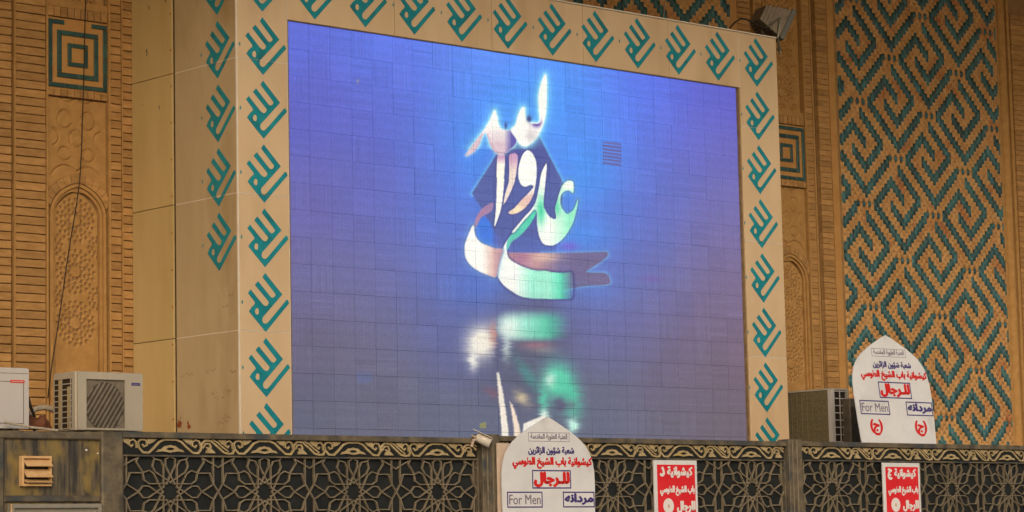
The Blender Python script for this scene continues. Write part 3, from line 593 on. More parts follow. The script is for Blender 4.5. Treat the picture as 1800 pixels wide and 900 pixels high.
    d = sdist(px, py, AL); blend((150, 240, 235), .45*halo(d, 3)*(px > 985)); rimd(d, .35); col = lerp((255, 255, 255), (170, 246, 218), (px-965)/32); blend(col, fill(d, 1)); blend((72, 212, 170), fill(d, 1)*.95*gs(951, 370, 9, 26)); blend((92, 216, 178), fill(d, 1)*.9*gs(979, 365, 7, 16)); blend((130, 238, 205), fill(d, 1)*.5*gs(1005, 380, 12, 24)); blend((255, 255, 255), fill(d, 1)*gs(1000, 326, 14, 12))
    dd = np.minimum(sdist(px, py, P1), sdist(px, py, P2)); blend((130, 225, 255), .85*halo(dd, 6)*(py < 262)); blend((215, 245, 255), .7*halo(dd, 2.2))
    d = sdist(px, py, P1); blend(lerp((255, 255, 255), (226, 198, 216), (py-218)/36), fill(d, 1.2)); blend((196, 158, 184), fill(d, 1)*.6*np.exp(-((d+1)/2.0)**2)*(py > 235)); blend((96, 92, 178), fill(d, 1.5)*np.clip((px-886)/14, 0, 1)); blend((214, 200, 206), fill(d, 1)*np.clip((838-px)/14, 0, 1)*.6)
    d = sdist(px, py, P2); blend((255, 255, 255), fill(d, 1.2)); blend((250, 250, 255), fill(np.abs(d+1.2)-1.0, 1)); blend((216, 206, 216), fill(d, 1)*.9*gs(934, 238, 13, 12)); blend((98, 76, 170), fill(d+1.5, 1)*np.clip(1.4*gs(943, 216, 8, 7), 0, 1))
    blend((60, 70, 130), np.clip(1.5*gs(889, 221, 2, 5), 0, 1)*.8); blend((60, 60, 120), np.clip(1.5*gs(930, 209, 4, 5), 0, 1)*.8)
    blend((130, 90, 210), .6*gs(1000, 433, 16, 8)); blend((130, 90, 180), .4*gs(1145, 490, 16, 6))
    # blurred reflection
    jr = np.random.default_rng(3); rw = jr.normal(0, 1, 400); pid = np.clip((py-500)/1.6, 0, 398).astype(int); spread = np.clip((py-535)/60, 0, 1); ox_ = px; px = px+rw[pid]*1.5*spread+1.2*np.sin(py*.35)*spread; py0 = py
    blend((92, 96, 122), .75*gs(925, 640, 55, 90))
    e = np.clip(1.22-(np.abs((px-939)/66)**3.2+np.abs((py-571)/29)**3.2), 0, 1)*np.clip((1008-px)/50, 0, 1); blend(lerp((190, 240, 232), (80, 205, 175), (px-900)/70), e*np.clip((py-540)/22, .0, 1)*.95)
    blend((240, 250, 250), .9*gs(893, 576, 18, 18)); blend((225, 242, 240), .7*gs(890, 610, 7, 22)); blend((196, 130, 140), .55*gs(942, 607, 26, 7)); blend((170, 165, 160), .4*gs(958, 616, 22, 6))
    wb = np.clip(1.35*gs(846, 602, 25, 28, 25), 0, 1); blend((244, 238, 234), wb*np.clip((874-px)/8, 0, 1)); blend((240, 236, 236), np.clip(1.2*gs(832, 632, 8, 18), 0, 1)*.9); blend((196, 140, 136), .8*gs(868, 588, 9, 20)*np.clip((876-px)/5, 0, 1))
    blend((70, 150, 150), .7*gs(928, 660, 10, 34, -35)); blend((220, 200, 170), .9*gs(918, 700, 9, 16, -50)); blend((150, 90, 110), .5*gs(865, 690, 16, 8, 30))
    blend((96, 214, 184), np.clip(1.35*gs(982, 672, 25, 32, -12), 0, 1)); blend((225, 250, 245), .85*gs(968, 668, 10, 12)); blend((84, 205, 178), np.clip(1.3*gs(1000, 700, 18, 32, -18), 0, 1)*.95); blend((92, 98, 130), np.clip(1.3*gs(985, 712, 12, 14, 0), 0, 1)); blend((110, 96, 130), .6*gs(1004, 712, 10, 10))
    blend((90, 205, 180), .9*gs(956, 702, 8, 26)); blend((200, 250, 245), np.clip(1.2*gs(1007, 748, 9, 12), 0, 1)); blend((230, 255, 250), .9*gs(957, 728, 7, 9))
    px = ox_+rw[pid]*.35
    for q, cA in (([(873, 655), (877, 655), (886, 700), (895, 770), (883, 775), (878, 715)], (246, 238, 232)), ([(896, 705), (901, 712), (912, 745), (918, 775), (905, 775), (902, 745)], (246, 226, 214)), ([(920, 745), (960, 728), (955, 745), (918, 770)], (246, 240, 236))):
        blend(cA, fill(sdist(px, py, np.array(q, float)), 2.5))
    px = ox_
    # faults of the panel
    m_ = ((px > 1060) & (px < 1092) & (py > 249+(px-1060)*.06) & (py < 290+(px-1060)*.06))*1.0; blend((100, 96, 160), m_*np.clip(.62+.75*np.cos((py-(px-1060)*.13-250)*2*math.pi/6.0), 0, 1))
    blend((150, 150, 90), ((np.abs(px-849) < 5.5) & (np.abs(py-748) < 5))*.8); blend((150, 140, 175), .9*gs(629, 143, 2.5, 3.5)); blend((96, 110, 168), ((np.abs(px-641) < 14) & (np.abs(py-664) < 9))*.5)
    return C
def s2l(c): c = np.clip(c, 0, 255)/255; return np.where(c <= .04045, c/12.92, ((c+.055)/1.055)**2.4)
LED = bpy.data.materials.new('led_picture'); LED.use_nodes = True; t = LED.node_tree; N = t.nodes; P = N['Principled BSDF']
at = N.new('ShaderNodeVertexColor'); at.layer_name = 'picture'; P.inputs['Base Color'].default_value = (.028, .022, .026, 1); P.inputs['Roughness'].default_value = .7; P.inputs['Specular IOR Level'].default_value = .15
t.links.new(at.outputs[0], P.inputs['Emission Color']); P.inputs['Emission Strength'].default_value = .93
NC, NR = 24, 16; mw, mh = (SX1-SX0)/NC, (SZ1-SZ0)/NR; nv = 27
allx = np.concatenate([SX0+c*mw+np.linspace(.0034, mw-.0034, nv) for c in range(NC)]); allz = np.concatenate([SZ1-(r+1)*mh+np.linspace(.0016, mh-.0016, nv) for r in range(NR)])
GX, GZ = np.meshgrid(allx, allz); D = np.stack([GX, np.full_like(GX, YF+.03), GZ], -1)-CAMP; wz = D @ FW
PX, PY = 900+F_*(D @ R2)/wz, 450-F_*(D @ U2)/wz
IMG = art(PX, PY)
IMG *= (1+rng.normal(0, .022, IMG.shape[:2])[..., None]); IMG += rng.normal(0, 1.6, IMG.shape)
IMG[..., 2] *= .955; IMG[..., 0] *= 1+.05*np.clip((PX-1000)/300, 0, 1)*np.clip((PY-300)/300, 0, 1); IMG *= (1-.012+.018*np.clip((rng.normal(0, 1, (NR*9*3, NC*9*3)).reshape(NR*9, 3, NC*9, 3).mean((1, 3)).repeat(3, 0).repeat(3, 1)), -1.5, 1.5))[..., None]
for r_ in range(NR):
    for c_ in range(NC):
        if rng.random() < .55:
            q_ = rng.normal(0, .022, nv); bl = (slice(r_*nv, (r_+1)*nv), slice(c_*nv, (c_+1)*nv)); IMG[bl] *= (1+(q_[None, :, None] if rng.random() < .5 else q_[:, None, None]))
IMG *= (1-.05*np.clip((PY-480)/200, 0, 1))[..., None]
weave = np.sin(GX*520)*.012+np.sin(GZ*610)*.012; IMG *= (1+weave)[..., None]
IMG = s2l(IMG)
def led_mesh(cells, name):
    Vs = []; Fs = []; Cs = []; o = 0
    q = np.arange((nv-1)*(nv-1)); a = (q//(nv-1))*nv+q % (nv-1); FQ = np.stack([a, a+1, a+nv+1, a+nv], 1)
    rim = [i for i in range(nv)]+[i*nv+nv-1 for i in range(1, nv)]+[(nv-1)*nv+i for i in range(nv-2, -1, -1)]+[i*nv for i in range(nv-2, 0, -1)]
    for r, c in cells:
        tint = 1+rng.normal(0, .022)+np.array([rng.normal(0, .012), 0, rng.normal(0, .008)]); dy = rng.normal(0, .0016); tx, tz = rng.normal(0, .003, 2)
        sl = (slice(r*nv, (r+1)*nv), slice(c*nv, (c+1)*nv)); X = GX[sl].ravel(); Z = GZ[sl].ravel(); Y = YF+.03+dy+(X-X.mean())*tx+(Z-Z.mean())*tz
        V = np.stack([X, Y, Z], 1); Cc = IMG[sl].reshape(-1, 3)*tint
        E = V[rim].copy(); E[:, 1] += .02; n = nv*nv; m = len(rim)
        S = [(rim[(i+1) % m], rim[i], n+i, n+(i+1) % m) for i in range(m)]
        Vs.append(np.concatenate([V, E])); Cs.append(np.concatenate([Cc, Cc[rim]*.15])); Fs += (FQ+o).tolist()+[tuple(k+o for k in f) for f in S]; o += n+m
    V = np.concatenate(Vs); Cc = np.concatenate(Cs)
    me = bpy.data.meshes.new(name); me.from_pydata(V.tolist(), [], Fs); ca = me.color_attributes.new('picture', 'FLOAT_COLOR', 'POINT')
    ca.data.foreach_set('color', np.concatenate([Cc, np.ones((len(Cc), 1))], 1).astype(np.float32).ravel()); me.materials.append(LED); me.update(); return me
rest = []
for r in range(NR):                       # r counts from the top: rows of GZ already run that way per block
    for c in range(NC):
        k = (r, c)
        if r == NR-1 or c >= 20: rest.append(k)
        else: obj('led_module', led_mesh([k], 'led_module'), sc)
obj('led_modules_far', led_mesh(rest, 'led_modules_far'), sc, kind='stuff')

# ------------------------------------------------------------------ kiosk roof and lattice fence
YG = 17.4
b = MB(); b.box(9.0, 24.2, YG+.12, YF-.03, 2.50, 2.585); b.box(9.0, 13.38, YF-.03, WY-.02, 2.50, 2.584); b.box(20.58, 24.2, YF-.03, WY-.02, 2.50, 2.584)
b.box(9.0, 24.2, YG+.13, YG+.18, 0, 2.5)
tag(b.build('kiosk_roof', M['roof']), 'low flat kiosk roof slab behind the lattice fence carrying the air conditioners', 'roof')

def lattice_segments():
    S = []; o = .046
    for k in range(12):
        a = R(30*k); ax = np.array([math.cos(a), math.sin(a)]); n = np.array([-ax[1], ax[0]]); out = .262
        for s in (-1, 1):
            A_ = ax*.208+n*s*.046; T_ = ax*.130; dd = (T_-A_)/np.linalg.norm(T_-A_); S.append([tuple(T_+dd*.085), tuple(A_), tuple(ax*out+n*s*.046), tuple(ax*.303)])
    for sx in (-1, 1):
        for sz in (-1, 1):
            q = lambda *p: [(sx*x, sz*z) for x, z in p]
            S += [q((.417, .300), (.417, .066), (.464, 0)), q((.417, .060), (.304, 0)), q((.417, .066), (.383, .151), (.26, .150)), q((.26, .152), (.327, .24), (.30, .300)), q((.30, .275), (.417, .222), (.4645, .195)), q((.15, .262), (.175, .30))]
    return S
SEG = lattice_segments()
def clip_z(p, lo, hi): return [(x, min(hi, max(lo, z))) for x, z in p]
def lattice_tile(wd, zc, ztop, lower):
    b = MB(); sc_ = wd/.928
    for i, s in enumerate(SEG):
        if lower and False: continue
        b.strip([(x*sc_, min(z, ztop-zc)) for x, z in s], .0092, -.008-.0002*(i % 17), .012)
    return b
SCR = [  # scroll frieze strokes in metres relative to the star centre and band middle
    ([(-.30, -.012), (-.262, -.050), (-.205, -.052), (-.155, -.012), (-.105, .036), (-.055, .054), (.055, .054), (.105, .036), (.160, -.010), (.215, -.050), (.270, -.052), (.298, -.018), (.300, .020), (.335, .052), (.39, .050), (.45, .008), (.52, -.045), (.57, -.053), (.61, -.050), (.628, -.012)], .0165),
    ([(.405, .060), (.455, .038), (.51, -.004), (.565, -.036)], .012),
    ([(-.298, -.008), (-.308, .028), (-.288, .050), (-.250, .052), (-.222, .034), (-.224, .006), (-.252, -.004), (-.266, .014)], .0125),
    ([(.298, -.004), (.276, .044), (.240, .054), (.212, .036), (.210, .008), (.236, -.006), (.254, .012)], .0125),
    ([(.312, -.012), (.340, .026), (.378, .026), (.392, .000), (.370, -.018), (.350, -.004)], .0125),
    ([(-.318, -.016), (-.326, .030), (-.352, .052), (-.386, .042), (-.396, .012), (-.372, -.004), (-.356, .012)], .0125)]
LEAF = [[(-.225, .058), (-.125, .058), (-.165, .030), (-.208, .014), (-.214, .036)], [(.215, .058), (.118, .058), (.158, .028), (.200, .012), (.206, .036)], [(-.385, .058), (-.468, .058), (-.435, .026), (-.400, .012)], [(.385, -.002), (.440, -.050), (.345, -.050), (.352, -.026)], [(-.135, -.046), (-.112, -.026), (-.082, -.020), (-.050, .004), (-.02, .006), (0, .012), (.02, .006), (.050, .004), (.082, -.020), (.112, -.026), (.135, -.046), (.07, -.040), (0, -.050), (-.07, -.040)]]
HOLE = [(-.044, -.022), (-.02, -.010), (.02, -.010), (.044, -.022), (.015, -.032), (-.015, -.032)]
def frieze_tile(wd, first, last):
    b = MB(); s = wd/.928; hw = wd/2
    for i, (p, wdt) in enumerate(SCR):
        p = [(x*s, z) for x, z in p]
        p2 = [(min(hw-.001 if last else 9, x), z) for x, z in p]
        if last:
            p2 = [q for q, o_ in zip(p2, p) if o_[0] <= hw]
            if len(p2) < 2: continue
        b.strip(p2, wdt*.95, -.010-.0003*i, .006)
    for i, l in enumerate(LEAF):
        b.prism([(x*s, z) for x, z in l], -.0075-.0002*i, .006, [HOLE] if i == 4 else [])
    return b
def bay(x0, x1, ztop, n, label):
    t = thing('lattice_fence_bay', label, 'fence', ((x0+x1)/2, YG, 0), 'lattice fence bays of the kiosk')
    wd = (x1-x0)/n; zb = ztop-.185; zc = ztop-.475     # star centre
    b = MB(); b.box(x0, x1, YG+.030, YG+.05, 0, ztop-.01); b.build('black_backing', M['black'], t)
    b = MB(); b.cbox(x0-.01, x1+.01, YG-.025, YG+.10, ztop-.048, ztop, .004); b.build('top_rail', M['fence'], t)
    b = MB(); b.cbox(x0, x1, YG-.012, YG+.028, zb-.011, zb+.003, .002); b.build('middle_rail', M['fence'], t)
    b = MB(); b.cbox(x0-.004, x0+.016, YG-.008, YG+.028, .2, zb-.012, .002); b.cbox(x1-.016, x1+.004, YG-.008, YG+.028, .2, zb-.012, .002); b.build('edge_strip', M['fence'], t)
    T = lattice_tile(wd, zc, zb-.008, False).mesh('lattice_panel', M['strap']); Fm = frieze_tile(wd, 0, False).mesh('scroll_panel', M['scroll']); Fl = frieze_tile(wd, 0, True).mesh('scroll_panel', M['scroll'])
    for i in range(n):
        for j in range(3):
            o = obj('lattice_panel', T, t); o.location = (x0+wd*(i+.5), YG+.012+.001*j, zc-j*.585)
        o = obj('scroll_panel', Fl if i == n-1 else Fm, t); o.location = (x0+wd*(i+.5), YG+.010, ztop-.112)
    b = MB(); b.box(x0, x1, YG+.016, YG+.0295, zb+.004, ztop-.05); b.build('frieze_backing', M['black'], t)
    return t
bay(11.395, 15.125, 2.655, 4, 'lattice fence bay of four stars below the left part of the screen')
bay(15.365, 19.140, 2.678, 4, 'lattice fence bay behind the lower arched sign and first red notice')
bay(19.370, 23.170, 2.683, 4, 'lattice fence bay at the right under the arched sign, behind second red notice')
def post(x0, x1, zt, label):
    t = thing('fence_post', label, 'post', ((x0+x1)/2, YG, 0), 'posts between the fence bays')
    b = MB(); b.cbox(x0+.012, x1-.012, YG-.045, YG+.10, 0, zt, .006); b.build('post_shaft', M['fence'], t)
    w3 = (x1-x0-.03)/3
    for i in range(2):
        b = MB(); b.cbox(x0+.02+w3*(i+.55), x0+.02+w3*(i+.55)+.012, YG-.056, YG-.04, 0, zt-.004, .003); b.build('bead', M['strap'], t)
    return t
post(15.13, 15.36, 2.69, 'weathered fence post under the security camera, left of the lower arched sign')
post(19.145, 19.365, 2.70, 'weathered fence post below the right edge of the billboard')
# solid panel bay at the left
t = thing('solid_fence_panel', 'streaky dark bronze solid fence panel at bottom left with louvre vent', 'fence', (10.3, YG, 0))
b = MB(); b.box(9.0, 11.33, YG-.005, YG+.06, 0, 2.60); b.build('panel_sheet', M['fence_ochre'], t)
b = MB(); b.cbox(9.0, 11.33, YG-.035, YG+.10, 2.585, 2.645, .008); b.build('top_rail', M['fence'], t)
b = MB(); b.cbox(11.185, 11.385, YG-.045, YG+.09, 0, 2.652, .012); b.cbox(10.20, 10.315, YG-.04, YG+.06, 0, 2.585, .012); b.cbox(9.0, 9.9, YG-.03, YG+.06, 0, 2.585, .012); b.build('stile', M['fence'], t)
b = MB(); b.cbox(10.32, 11.18, YG-.028, YG+.06, 2.10, 2.15, .008); b.build('lower_rail', M['fence'], t)
p = [atY(x, y, YG-.01) for x, y in ((152, 791), (172, 797))]
b = MB()
for q, r in zip(p, (.008, .006)): b.tube([(q[0], YG-.012, q[2]), (q[0], YG-.004, q[2])], r, 8)
b.build('plaster_fleck', M['whitetext'], t)
v = thing('louvre_vent', 'small tan louvred vent set in the solid fence panel', 'vent', (10.59, YG, 2.33))
x0, x1, z0, z1 = 10.461, 10.725, 2.222, 2.452
b = MB(); b.prism([(x0, z0), (x1, z0), (x1, z1), (x0, z1)], YG-.05, YG-.006, [[(x0+.02, z0+.018), (x1-.012, z0+.018), (x1-.012, z1-.018), (x0+.02, z1-.018)]]); b.build('vent_frame', M['louvre'], v)
b = MB(); b.box(x0+.01, x1-.01, YG-.012, YG-.007, z0+.01, z1-.01); b.build('dark_opening', M['cable'], v)
for k, zt in enumerate((z1-.020, z1-.100, z1-.178)):
    b = MB(); h = .062 if k else .058
    if k == 2: h = .025
    b.add([(x0+.022, YG-.018, zt), (x1-.01, YG-.018, zt), (x1-.006, YG-.085, zt-h), (x0+.026, YG-.085, zt-h), (x0+.022, YG-.012, zt), (x1-.01, YG-.012, zt), (x1-.006, YG-.079, zt-h-.004), (x0+.026, YG-.079, zt-h-.004)], [(3, 2, 1, 0), (4, 5, 6, 7), (2, 3, 7, 6), (0, 4, 7, 3), (1, 2, 6, 5)])
    b.build('blade', M['louvre'], v)
wn = thing('kiosk_window', 'grey framed kiosk window whose top edge shows at bottom left', 'window', (10.8, YG, 1.0))
x0, x1, z1 = 10.36, 11.17, 2.085
b = MB(); b.prism([(x0, 1.0), (x1, 1.0), (x1, z1), (x0, z1)], YG-.06, YG-.006, [[(x0+.03, 1.03), (x1-.03, 1.03), (x1-.03, z1-.03), (x0+.03, z1-.03)]]); wf = b.build('window_frame', M['greyframe'], wn)
b = MB(); b.box(x0+.03, x1-.03, YG-.030, YG-.022, 1.03, z1-.03); b.build('pane', M['greyframe'], wf)
b = MB(); b.box(x0-.006, x0+.006, YG-.066, YG-.061, 1.0, z1); b.build('edge_bead', M['louvre'], wn)

# ------------------------------------------------------------------ arched signs
HALF = [(0, 0), (.06, -.022), (.175, -.078), (.27, -.125), (.36, -.178), (.43, -.228), (.480, -.278), (.520, -.338), (.548, -.410), (.565, -.50), (.568, -.62), (.562, -.85), (.548, -1.10)]
def arch_sign(x, y, z, lean, label, scale=(1, 1, 1)):
    t = thing('arched_sign', label, 'sign', (x, y, z), 'white arched direction signs')
    b = MB(); pl = [(-a, c) for a, c in HALF[1:]][::-1]+HALF; b.prism(pl[::-1], 0, .012); sb = b.build('sign_board', M['white'], t, None); sb.matrix_parent_inverse = Matrix()
    def put(me, nm, yy=-.0015):
        o = bpy.data.objects.new(nm, me); COL.objects.link(o); o.parent = sb; o.location = (0, yy, 0)
    put(text_mesh('العتبة العلوية المقدسة', -.215, .235, -.212, -.150, M['grey_text'], .012), 'lettering'); put(frame_mesh(-.240, .262, -.222, -.140, .004, M['grey_text']), 'text_frame')
    put(text_mesh('شعبة شؤون الزائرين', -.245, .315, -.345, -.268, M['blue'], .028), 'lettering')
    put(text_mesh('كيشوانية باب الشيخ الطوسي', -.435, .535, -.468, -.362, M['redtext'], .03), 'lettering')
    put(frame_mesh(-.205, .270, -.645, -.478, .0115, M['blue']), 'text_frame'); put(text_mesh('للـرجال', -.178, .245, -.628, -.498, M['redtext'], .05), 'lettering')
    put(frame_mesh(-.510, -.085, -.815, -.672, .0115, M['blue']), 'text_frame'); put(text_mesh('For Men', -.486, -.110, -.785, -.700, M['grey_text'], .012), 'lettering')
    put(frame_mesh(.165, .558, -.815, -.672, .0115, M['blue']), 'text_frame'); put(text_mesh('مردانه', .190, .538, -.790, -.690, M['blue'], .045), 'lettering')
    for cx in (-.31, .345): put(text_mesh('(ج)', cx-.085, cx+.085, -1.02, -.865, M['redtext'], .03), 'lettering')
    t.rotation_euler = (lean, 0, 0); t.scale = scale; return t
arch_sign(15.868, YG-.115, 2.851, 0, 'white pointed arch sign in front of the fence, its foot cut off below')
sg = q = atY(1553, 589, YG+.155); arch_sign(q[0]+.030, YG+.155, q[2], R(-7), 'white pointed arch sign leaning back on top of the fence at right', (1.085, 1, 1.04))
b = MB(); p0 = atY(873, 779, YG-.07); p1 = atY(896, 779, YG-.07); b.cbox(p0[0], p1[0]+.1, YG-.075, YG-.062, 1.2, p0[2], .003); b.box(p0[0]+.02, p0[0]+.032, YG-.079, YG-.0755, 1.2, p0[2]-.02)
tag(b.build('pale_board', M['pale']), 'pale pinkish board half hidden behind the lower arched sign', 'board')
def red_sign(x0, x1, zt, last, label):
    w_ = x1-x0; t = thing('red_notice', label, 'sign', (x0, YG-.06, zt), 'red notices hung on the fence')
    b = MB(); b.cbox(0, w_, 0, .02, -.95, 0, .003); me = b.mesh('notice_board', M['white'])
    def put(me, nm, yy=0):
        o = bpy.data.objects.new(nm, me); COL.objects.link(o); o.parent = t; o.location = (0, yy, 0)
    put(me, 'notice_board'); b = MB(); b.box(.035, w_-.032, -.0015, .001, -.915, -.042); put(b.mesh('red_field', M['red']), 'red_field')
    W = M['whitetext']; k = w_/.575; y = -.003
    put(text_mesh('كيشوانية', .17*k, .505*k, -.165, -.060, W, .035), 'lettering', y); put(text_mesh(last, .072*k, .13*k, -.17 if last == 'ج' else -.15, -.062, W, .05), 'lettering', y)
    put(text_mesh('باب الشيخ الطوسي', .07*k, .53*k, -.335, -.240, W, .03), 'lettering', y); put(text_mesh('للرجال', .29*k, .53*k, -.495, -.385, W, .04), 'lettering', y)
    b = MB(); b.prism([(.175*k+.070*math.cos(a), -.430+.072*math.sin(a)) for a in np.arange(0, 6.28, .3)], -.003, 0); put(b.mesh('white_disc', W), 'white_disc')
    b = MB(); b.prism([(.175*k+.016*math.cos(a), -.432+.02*math.sin(a)) for a in np.arange(0, 6.28, .6)], -.0045, -.0031); put(b.mesh('disc_mark', M['pale']), 'disc_mark')
    return t
red_sign(17.262, 17.835, 2.477, 'د', 'red notice with white border hanging just right of the lower arched sign')
red_sign(20.556, 21.140, 2.478, 'ج', 'red notice with white border hanging below the raised arched sign')

# ------------------------------------------------------------------ air conditioners
def rbox(b, x0, x1, y0, y1, z0, z1, r=.02, mi=0):
    """box with rounded vertical edges at the front and chamfered top"""
    pts = []
    for cx, cy, a0 in ((x0+r, y0+r, 180), (x1-r, y0+r, 270)):
        for i in range(5): a = R(a0+i*22.5); pts.append((cx+r*math.cos(a), cy+r*math.sin(a)))
    pts += [(x1, y1), (x0, y1)]; n = len(pts); c = .006
    cx, cy = (x0+x1)/2, (y0+y1)/2; ins = [(x+(c if x < cx else -c), y+(c if y < cy else -c)) for x, y in pts]
    v = [(x, y, z0) for x, y in pts]+[(x, y, z1-c) for x, y in pts]+[(x, y, z1) for x, y in ins]
    f = [(i, (i+1) % n, n+(i+1) % n, n+i) for i in range(n)]+[(n+i, n+(i+1) % n, 2*n+(i+1) % n, 2*n+i) for i in range(n)]+[tuple(range(2*n, 3*n)), tuple(range(n))[::-1]]
    b.add(v, f, mi)
def ac_front(x0, x1, y0, dep, z0, z1, label, m, badge, fan, grille_x=(.12, .66)):
    """condenser whose fan face looks at the viewer (-y)"""
    t = thing('air_conditioner', label, 'air conditioner', ((x0+x1)/2, y0+dep/2, z0), 'outdoor air conditioner units')
    W = x1-x0; H = z1-z0
    fx0, fx1 = x0+W*grille_x[0], x0+W*grille_x[1]; fz0, fz1 = z0+.03, z1-H*.115
    b = MB(); rbox(b, x0+.002, x1, y0+.020, y0+dep, z0+.02, z1, .016)
    b.build('casing', m, t, smooth=False)
    b = MB(); b.prism([(x0+.012, z0+.02), (x1-.012, z0+.02), (x1-.012, z1-.008), (x0+.012, z1-.008)], y0, y0+.0195, [[(fx0, fz0), (fx1, fz0), (fx1, fz1), (fx0, fz1)]] if fan else [])
    b.build('front_panel', m, t)
    if fan:
        b = MB(); b.box(fx0-.004, fx1+.004, y0+.0150, y0+.0192, fz0-.004, fz1+.004); b.build('grille_bed', M['slat'], t)
        cx, cz = (fx0+fx1)/2, (fz0+fz1)/2-.02; r = min(fx1-fx0, fz1-fz0)/2*.98; rx = (fx1-fx0)/2*.97
        b = MB(); b.prism([(cx+rx*math.cos(a), cz+r*1.06*math.sin(a)) for a in np.arange(0, 6.28, .15)], y0+.012, y0+.0149); b.build('fan_opening', M['acdark'], t)
        ang = R(56); d = np.array([math.cos(ang), math.sin(ang)]); nrm = np.array([-d[1], d[0]])
        for i in range(-9, 10):
            o_ = nrm*i*.036; pts = []
            lim = []
            for s in np.linspace(-.6, .6, 241):
                q = np.array([cx, cz])+o_+d*s
                if fx0+.004 < q[0] < fx1-.004 and fz0+.004 < q[1] < fz1-.004 and ((q[0]-cx)/rx)**2+((q[1]-cz)/(r*1.05))**2 < 1: lim.append(s)
            if len(lim) < 4: continue
            b = MB(); b.strip([tuple(np.array([cx, cz])+o_+d*lim[0]), tuple(np.array([cx, cz])+o_+d*lim[-1])], .014, y0+.003, y0+.010); b.build('slat', M['slat'], t)
        b = MB(); b.strip([(fx0, fz0), (fx0, fz1), (fx1, fz1), (fx1, fz0)], .012, y0-.004, y0+.004, closed=True); b.build('grille_rim', m, t)
        # side grid of the left face
        b = MB(); b.box(x0-.0005, x0+.0015, y0+.075, y0+dep-.02, z0+.03, z1-.05); b.build('side_opening', M['cable'], t)
        n = 10; H2 = z1-.05-(z0+.03)
        for i in range(n):
            zz = z0+.035+i*H2/(n-1)*.985; b = MB(); b.box(x0-.008, x0+.0005, y0+.072, y0+dep-.012, zz-.004, zz+.004); b.build('guard_bar', m, t)
        for yy in (y0+.075, y0+.075+(dep-.095)*.52, y0+dep-.02):
            b = MB(); b.box(x0-.010, x0-.0085, yy-.006, yy+.006, z0+.02, z1-.05); b.build('guard_bar', m, t)
        b = MB(); b.box(x0-.007, x0-.0006, y0+.10, y0+.130, z0+.03, z1-.12); b.box(x0-.007, x0-.0006, y0+.225, y0+.26, z0+.03, z1-.06); b.build('coil', M['brass'], t)
    else:
        b = MB(); b.strip([(x0+W*.42, z0+.06), (x0+W*.42, z1-.11), (x1-.06, z1-.11), (x1-.06, z0+.06)], .006, y0-.002, y0+.001, closed=True); b.strip([(x0+W*.34, z0+.03), (x0+W*.34, z1-.06)], .012, y0-.006, y0+.001); b.strip([(x0+.02, z1-.045), (x1-.02, z1-.045)], .004, y0-.002, y0+.001); b.build('panel_rib', M['slat'], t)
    bx0, bx1, bz0, bz1, bm = badge
    b = MB(); b.cbox(bx0, bx1, y0-.003, y0-.0002, bz0, bz1, .001); bo = b.build('badge', bm, t)
    b = MB(); b.box(bx0+.01, bx1-.01, y0-.0036, y0-.0031, (bz0+bz1)/2-.003, (bz0+bz1)/2+.003); b.build('badge_mark', M['grey_text'] if bm is not M['red'] else M['pale'], bo)
    for xx in (x0+.10, x1-.14):
        b = MB(); b.box(xx, xx+.05, y0+.02, y0+dep-.02, z0-.09, z0+.02); b.build('foot', M['steel'], t)
    return t
YA = 17.68
pa = atY(137, 651, YA); pb = atY(253, 657, YA)
bd = (atY(231, 672, YA)[0], atY(246, 672, YA)[0], atY(238, 678, YA)[2], atY(238, 673, YA)[2], M['blue'])
ac_front(pa[0]-.012, pb[0], YA, .345, 2.66, (pa[2]+pb[2])/2, 'cream air conditioner with round slatted fan grille beside the billboard', M['ac'], bd, True, (.13, .72))
pb = atY(53, 647, YA); x1 = pb[0]; bd = (atY(18, 672, YA)[0], atY(43, 672, YA)[0], atY(30, 673, YA)[2], atY(30, 668, YA)[2], M['red'])
ac_front(x1-.72, x1, YA, .30, 2.66, pb[2], 'greyish white air conditioner with red badge cut by the left edge', M['acw'], bd, False)
# right hand unit, coil side towards the viewer's left
def ac_back(xf, y0, y1, wd, z0, z1, label, group='outdoor air conditioner units'):
    t = thing('air_conditioner', label, 'air conditioner', (xf+wd/2, (y0+y1)/2, z0), group)
    b = MB(); b.box(xf+.02, xf+wd, y0+.02, y1, z0+.02, z1-.02); b.build('inner_block', M['cable'], t)
    b = MB(); b.box(xf, xf+wd, y0-.002, y1, z1-.018, z1+.0); b.build('top_cover', M['ac'], t)
    b = MB(); b.box(xf, xf+wd, y0, y1, z0, z0+.03); b.build('base_tray', M['steel'], t)
    b = MB(); b.box(xf+.008, xf+.0195, y0+.05, y1-.01, z0+.03, z1-.02); b.build('condenser_fins', M['fin'], t)
    n = int((y1-y0)/.075)
    for i in range(1, n): yy = y0+.05+(y1-y0-.06)*i/n; b = MB(); b.box(xf+.001, xf+.004, yy-.002, yy+.002, z0+.03, z1-.02); b.build('guard_wire', M['slat'], t)
    for i in range(1, 6): zz = z0+.03+(z1-z0-.05)*i/6; b = MB(); b.box(xf+.0045, xf+.007, y0+.05, y1, zz-.0018, zz+.0018); b.build('guard_wire', M['steel'], t)
    b = MB(); b.box(xf-.002, xf+.05, y0-.006, y0+.045, z0, z1-.018); b.build('corner_post', M['acw'], t)
    b = MB(); b.box(xf+wd-.035, xf+wd, y0-.004, y0+.02, z0, z1-.018); b.build('corner_post', M['ac'], t)
    b = MB()
    for k in range(9): zz = z0+.05+k*(z1-z0-.08)/8; b.box(xf+.05, xf+wd-.035, y0+.0, y0+.010, zz-.006, zz+.004)
    xm = xf+.05+(wd-.085)*.45; b.box(xm-.008, xm+.008, y0-.003, y0-.0005, z0, z1-.02); b.build('side_guard', M['acw'], t)
    return t
p = atY(1460, 682, 18.35); q = atY(1492, 684, 18.35)
